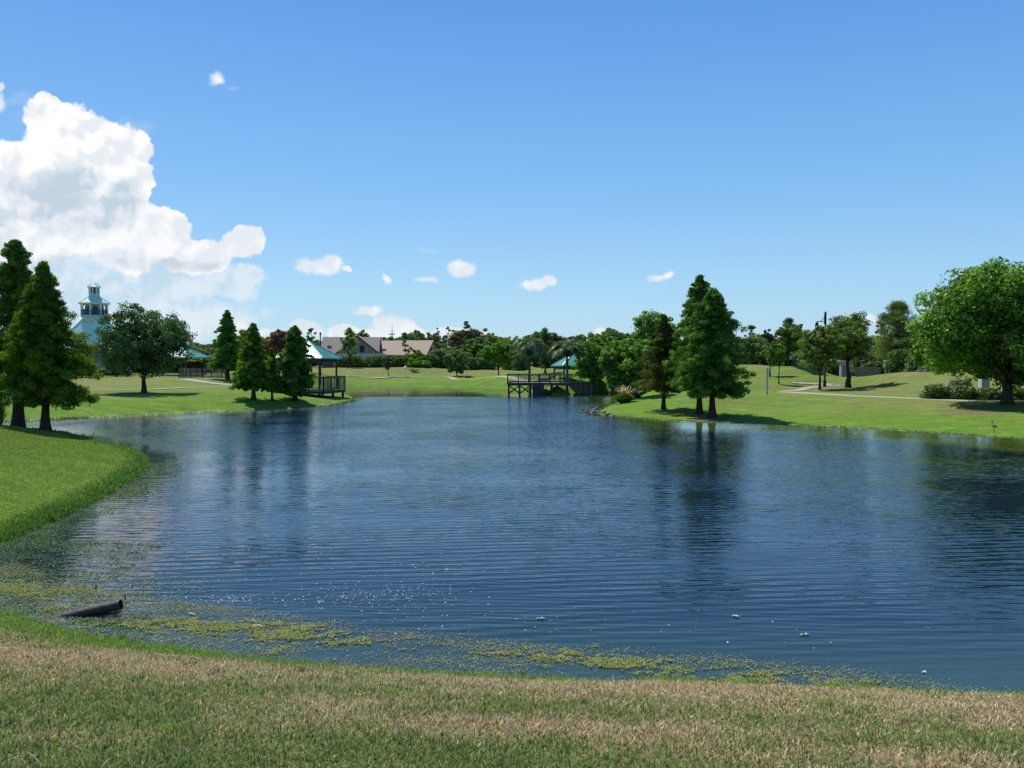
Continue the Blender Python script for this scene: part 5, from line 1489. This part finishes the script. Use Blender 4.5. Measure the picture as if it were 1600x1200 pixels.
for i, (px, Yt, top, k) in enumerate(plan):
    mt, kd, nm = kinds[k]; rg = next(r for r in reg if px < r[0])[1]
    c = cnt[(rg, k)] = cnt.get((rg, k), 0) + 1
    lab = f'{nm} {rg}' if total[(rg, k)] == 1 else f'{ordw[min(c - 1, 12)]} {nm} from the left {rg}'
    x = xof(px, Yt); z0 = gz(x, Yt); H = zof(top, Yt) - z0
    v = i % 3
    if (k, v) not in protos:
        if kd == 'round':
            V, Fc, T = crown_round(10, 4.0, .3, 260, 60, .40, 400 + k * 10 + v, 12)
            tb = trunk(7, .2, 400 + i)
        else:
            V, Fc, T, C = crown_pine(10, 2.4, 4.2, 30, 90, .42, 400 + k * 10 + v)
            tb = trunk(9.5, .17, 400 + i, limbs=[((0, 0, c_[2] - .4), tuple(c_), .05) for c_ in C])
        r0 = empty('background_tree', (x, Yt, z0)); t_ = tb.build('trunk', M['bark'], r0, True); c_ = mesh_np('crown', V, Fc, M[mt], r0, T)
        protos[(k, v)] = (r0, t_, c_)
    else:
        p0_, t0_, c0_ = protos[(k, v)]
        r0 = p0_.copy(); COL.objects.link(r0); r0.location = (x, Yt, z0)
        for ch in (t0_, c0_):
            d = ch.copy(); COL.objects.link(d); d.parent = r0
    s_ = H / 10; w_ = s_ * rng.uniform(.85, 1.15) if kd == 'round' else s_
    w_ = max(w_, 1.0)
    r0.scale = (w_, w_, s_); r0.rotation_euler = (0, 0, rng.random() * 6.28)
    tag(r0, lab, 'tree', 'trees of the far line')
# ================================================================== LIGHT, SKY, CAMERA
SUN_EL = math.radians(57)
sx, sy = -.55, .80
nrm = math.hypot(sx, sy); sx /= nrm; sy /= nrm
sd = Vector((sx * math.cos(SUN_EL), sy * math.cos(SUN_EL), math.sin(SUN_EL)))
ld = bpy.data.lights.new('sun', 'SUN'); ld.energy = 4.5; ld.angle = math.radians(.53); ld.color = (1, .955, .88)
lo = bpy.data.objects.new('sun', ld); COL.objects.link(lo); lo.location = (0, 0, 60)
lo.rotation_euler = (-sd).to_track_quat('-Z', 'Y').to_euler()

w = bpy.data.worlds.new('World'); sc.world = w; w.use_nodes = True
nt = w.node_tree
for nd in list(nt.nodes): nt.nodes.remove(nd)
out = nt.nodes.new('ShaderNodeOutputWorld')
bg = nt.nodes.new('ShaderNodeBackground'); bg.inputs['Strength'].default_value = .12
sky = nt.nodes.new('ShaderNodeTexSky'); sky.sky_type = 'NISHITA'; sky.sun_disc = False
sky.sun_elevation = SUN_EL; sky.sun_rotation = math.atan2(sx, sy)
sky.air_density = 1.0; sky.dust_density = .35; sky.ozone_density = 2.2; sky.altitude = 0
tc = nt.nodes.new('ShaderNodeTexCoord')
L = nt.links.new
vec = tc.outputs['Generated']
sep = nt.nodes.new('ShaderNodeSeparateXYZ'); L(vec, sep.inputs[0])
ymax = math_(nt, 'MAXIMUM', sep.outputs[1], .02)
u = math_(nt, 'DIVIDE', sep.outputs[0], ymax)
v = math_(nt, 'DIVIDE', sep.outputs[2], ymax)
uv = nt.nodes.new('ShaderNodeCombineXYZ'); L(u, uv.inputs[0]); L(v, uv.inputs[1])
def vm(op, a, b=None, c=None, scale=None):
    q = nt.nodes.new('ShaderNodeVectorMath'); q.operation = op
    for i, x in enumerate((a, b, c)):
        if x is None: continue
        if isinstance(x, tuple): q.inputs[i].default_value = x
        else: L(x, q.inputs[i])
    if scale is not None: q.inputs['Scale'].default_value = scale
    return q
def noise(nt, vec, scale, detail=4, rough=.55, out=0, dist=0):
    t = nt.nodes.new('ShaderNodeTexNoise'); t.noise_dimensions = '2D'
    t.inputs['Scale'].default_value = scale; t.inputs['Detail'].default_value = detail
    t.inputs['Roughness'].default_value = rough
    nt.links.new(vec, t.inputs['Vector'])
    return t.outputs[out]
# billowy distortion of the direction field
nzA = noise(nt, uv.outputs[0], 9, 7, .62, out=1)
offA = vm('SUBTRACT', nzA, (.5, .5, .5)).outputs[0]
nzB = noise(nt, uv.outputs[0], 34, 5, .6, out=1)
offB = vm('SUBTRACT', nzB, (.5, .5, .5)).outputs[0]
def vor(coord, sc_):
    q = nt.nodes.new('ShaderNodeTexVoronoi'); q.voronoi_dimensions = '2D'; q.feature = 'SMOOTH_F1'; q.inputs['Scale'].default_value = sc_; q.inputs['Smoothness'].default_value = .25
    L(coord, q.inputs['Vector']); return q.outputs['Distance']
def billow(coord):
    return math_(nt, 'ADD', math_(nt, 'MULTIPLY', vor(coord, 17), .55), math_(nt, 'ADD', math_(nt, 'MULTIPLY', vor(coord, 41), .30), math_(nt, 'MULTIPLY', vor(coord, 95), .15)))
dis = vm('MULTIPLY_ADD', offA, (.050, .050, 0), uv.outputs[0]).outputs[0]
disb = vm('MULTIPLY_ADD', offB, (.014, .014, 0), dis).outputs[0]
dsm = vm('MULTIPLY_ADD', offA, (.022, .018, 0), uv.outputs[0]).outputs[0]
dsmall = vm('MULTIPLY_ADD', offB, (.012, .010, 0), dsm).outputs[0]
def blobs(lst, coord):
    cur = None
    for (px, py, rx, ry) in lst:
        r = ray(px, py); cu, cv = r[0], r[2]
        iu, iv = F / rx, F / ry
        q = vm('MULTIPLY_ADD', coord, (iu, iv, 0), (-cu * iu, -cv * iv, 0)).outputs[0]
        ln = vm('LENGTH', q).outputs['Value']
        if cur is None: cur = ln
        else:
            m_ = nt.nodes.new('ShaderNodeMath'); m_.operation = 'SMOOTH_MIN'; L(cur, m_.inputs[0]); L(ln, m_.inputs[1]); m_.inputs[2].default_value = .12; cur = m_.outputs[0]
    return cur
def soft(x, a, b):                      # 1 at x<=a, 0 at x>=b
    q = nt.nodes.new('ShaderNodeMapRange'); q.interpolation_type = 'SMOOTHERSTEP'
    L(x, q.inputs[0]); q.inputs[1].default_value = a; q.inputs[2].default_value = b; q.inputs[3].default_value = 1; q.inputs[4].default_value = 0
    return q.outputs[0]
big = blobs([(75, 185, 34, 34), (110, 215, 55, 50), (150, 225, 50, 45), (205, 225, 36, 38), (190, 270, 48, 70), (100, 290, 110, 75), (20, 270, 60, 55),
             (-60, 290, 90, 90), (120, 340, 120, 55), (205, 300, 34, 45), (-60, 380, 120, 90)], disb)
low = blobs([(240, 365, 45, 42), (270, 350, 28, 30), (300, 395, 80, 30), (375, 385, 42, 26), (200, 385, 60, 38), (90, 365, 60, 40), (40, 385, 60, 40), (395, 378, 18, 16)], disb)
veil = blobs([(120, 460, 190, 60), (250, 450, 90, 40), (340, 440, 60, 28), (280, 500, 120, 40), (60, 420, 120, 50), (385, 430, 30, 16)], dis)
small = blobs([(486, 417, 42, 15), (515, 410, 18, 11), (666, 438, 22, 9), (716, 421, 20, 13), (835, 444, 22, 9), (856, 438, 14, 9), (1025, 437, 22, 9), (1040, 433, 14, 9),
               (576, 485, 20, 8), (338, 124, 18, 13), (546, 424, 8, 4), (604, 438, 7, 7), (1350, 500, 16, 8), (940, 517, 16, 7)], dsmall)
horiz = blobs([(610, 515, 34, 22), (600, 525, 60, 16), (690, 525, 30, 13), (710, 520, 26, 11), (540, 520, 30, 14), (480, 515, 26, 14), (430, 530, 50, 14), (380, 520, 30, 12), (640, 525, 40, 12), (760, 530, 20, 8)], dsmall)
leftb = blobs([(0, 135, 6, 10), (-8, 160, 18, 18)], dsmall)
wisp = blobs([(40, 165, 42, 14), (90, 190, 70, 22), (210, 190, 40, 14), (660, 400, 24, 5), (365, 133, 20, 5)], dis)

wav = vm('MULTIPLY_ADD', offB, (.010, .010, 0), vm('MULTIPLY_ADD', offA, (.03, .03, 0), uv.outputs[0]).outputs[0]).outputs[0]
b0_ = billow(wav)
b1_ = billow(vm('ADD', wav, (-.006, .011, 0)).outputs[0])
# relief: cloud density seen a step towards the sun
p1 = vm('ADD', disb, (-.010, .020, 0)).outputs[0]
r0 = noise(nt, disb, 13, 5, .5); r1 = noise(nt, p1, 13, 5, .5)
rel = math_(nt, 'ADD', math_(nt, 'MULTIPLY', math_(nt, 'SUBTRACT', r0, r1), .7), math_(nt, 'MULTIPLY', math_(nt, 'SUBTRACT', b1_, b0_), .55))
relf = nt.nodes.new('ShaderNodeMapRange'); L(rel, relf.inputs[0]); relf.inputs[1].default_value = -.10; relf.inputs[2].default_value = .10
bigb = math_(nt, 'MULTIPLY_ADD', math_(nt, 'SUBTRACT', b0_, .42), .38, big)
lowb = math_(nt, 'MULTIPLY_ADD', math_(nt, 'SUBTRACT', b0_, .42), .60, low)
veil = math_(nt, 'MULTIPLY_ADD', math_(nt, 'SUBTRACT', b0_, .42), .8, veil)
small = math_(nt, 'MULTIPLY_ADD', math_(nt, 'SUBTRACT', r0, .5), 1.3, math_(nt, 'MULTIPLY_ADD', math_(nt, 'SUBTRACT', b0_, .42), 1.3, small))
horiz = math_(nt, 'MULTIPLY_ADD', math_(nt, 'SUBTRACT', b0_, .42), .9, horiz)
big_ed = bigb; low_ed = lowb
a_big = soft(big_ed, .90, 1.05); a_low = soft(low_ed, .86, 1.05); a_veil = math_(nt, 'MULTIPLY', soft(veil, .72, 1.15), .76)
a_small = math_(nt, 'MULTIPLY', soft(small, .45, 1.30), .92); a_h = math_(nt, 'MULTIPLY', soft(horiz, .65, 1.2), .92)
a_l = math_(nt, 'MULTIPLY', soft(leftb, .5, 1.2), .8); a_w = math_(nt, 'MULTIPLY', soft(wisp, .3, 1.2), .14)
grey = blobs([(110, 330, 130, 45), (60, 300, 70, 40), (190, 320, 45, 50), (120, 285, 70, 30), (-40, 350, 100, 60)], dis)
g1 = soft(grey, .25, 1.15)
greylow = blobs([(280, 412, 90, 10), (180, 405, 80, 14), (60, 415, 90, 20)], dis)
g2 = soft(greylow, .3, 1.4)
shade = math_(nt, 'ADD', math_(nt, 'ADD', math_(nt, 'MULTIPLY', g1, .64), math_(nt, 'MULTIPLY', g2, .6)), .12)
shade = math_(nt, 'SUBTRACT', shade, math_(nt, 'MULTIPLY', math_(nt, 'SUBTRACT', relf.outputs[0], .5), .60), clamp=True)
ccol = ramp(nt, shade, [(0, (6.6, 6.6, 6.65)), (.35, (5.5, 5.75, 6.05)), (1, (3.6, 4.3, 5.0))])
skyc = sky.outputs[0]
# sky tint
hs = nt.nodes.new('ShaderNodeHueSaturation'); hs.inputs['Saturation'].default_value = 1.22; hs.inputs['Value'].default_value = 1.1; L(skyc, hs.inputs['Color'])
lad = ramp(nt, sep.outputs[2], [(0.0, (2.50, 4.05, 5.25)), (.09, (2.10, 3.85, 5.55)), (.20, (1.38, 3.15, 5.55)), (.39, (.68, 2.00, 4.90)), (.70, (.33, 1.15, 3.5)), (1.0, (.22, .85, 2.9))])
skyt = mixc(nt, .82, hs.outputs[0], lad)
veilc = mixc(nt, relf.outputs[0], (3.9, 4.8, 5.6), (5.3, 5.7, 6.1))
c = mixc(nt, a_w, skyt, (5.0, 5.6, 6.2))
c = mixc(nt, a_veil, c, veilc)
c = mixc(nt, a_h, c, mixc(nt, relf.outputs[0], (4.8, 5.3, 5.8), (5.9, 6.1, 6.2)))
c = mixc(nt, a_small, c, mixc(nt, relf.outputs[0], (5.0, 5.5, 5.9), (6.2, 6.3, 6.4)))
c = mixc(nt, a_l, c, (5.6, 5.8, 6.1))
lowc = mixc(nt, .25, ccol, (5.0, 5.4, 5.8))
c = mixc(nt, a_big, c, ccol)
c = mixc(nt, a_low, c, lowc)
front = math_(nt, 'GREATER_THAN', sep.outputs[1], .05)
up = math_(nt, 'GREATER_THAN', sep.outputs[2], -.01)
c = mixc(nt, math_(nt, 'MULTIPLY', front, up), skyt, c)
L(c, bg.inputs['Color']); L(bg.outputs[0], out.inputs[0])
w.cycles.sampling_method = 'MANUAL'; w.cycles.sample_map_resolution = 512

cam = bpy.data.cameras.new('camera'); co = bpy.data.objects.new('camera', cam); COL.objects.link(co)
cam.sensor_width = 36; cam.lens = F / 1600 * 36; cam.clip_start = .1; cam.clip_end = 9000
co.location = (0, 0, CAMZ); co.rotation_euler = (math.pi / 2 - PITCH, 0, 0)
sc.camera = co
sc.view_settings.view_transform = 'Standard'; sc.view_settings.look = 'None'; sc.view_settings.gamma = 1
sc.view_settings.exposure = 0.35
sc.cycles.max_bounces = 6; sc.cycles.diffuse_bounces = 3; sc.cycles.glossy_bounces = 3; sc.cycles.transmission_bounces = 3
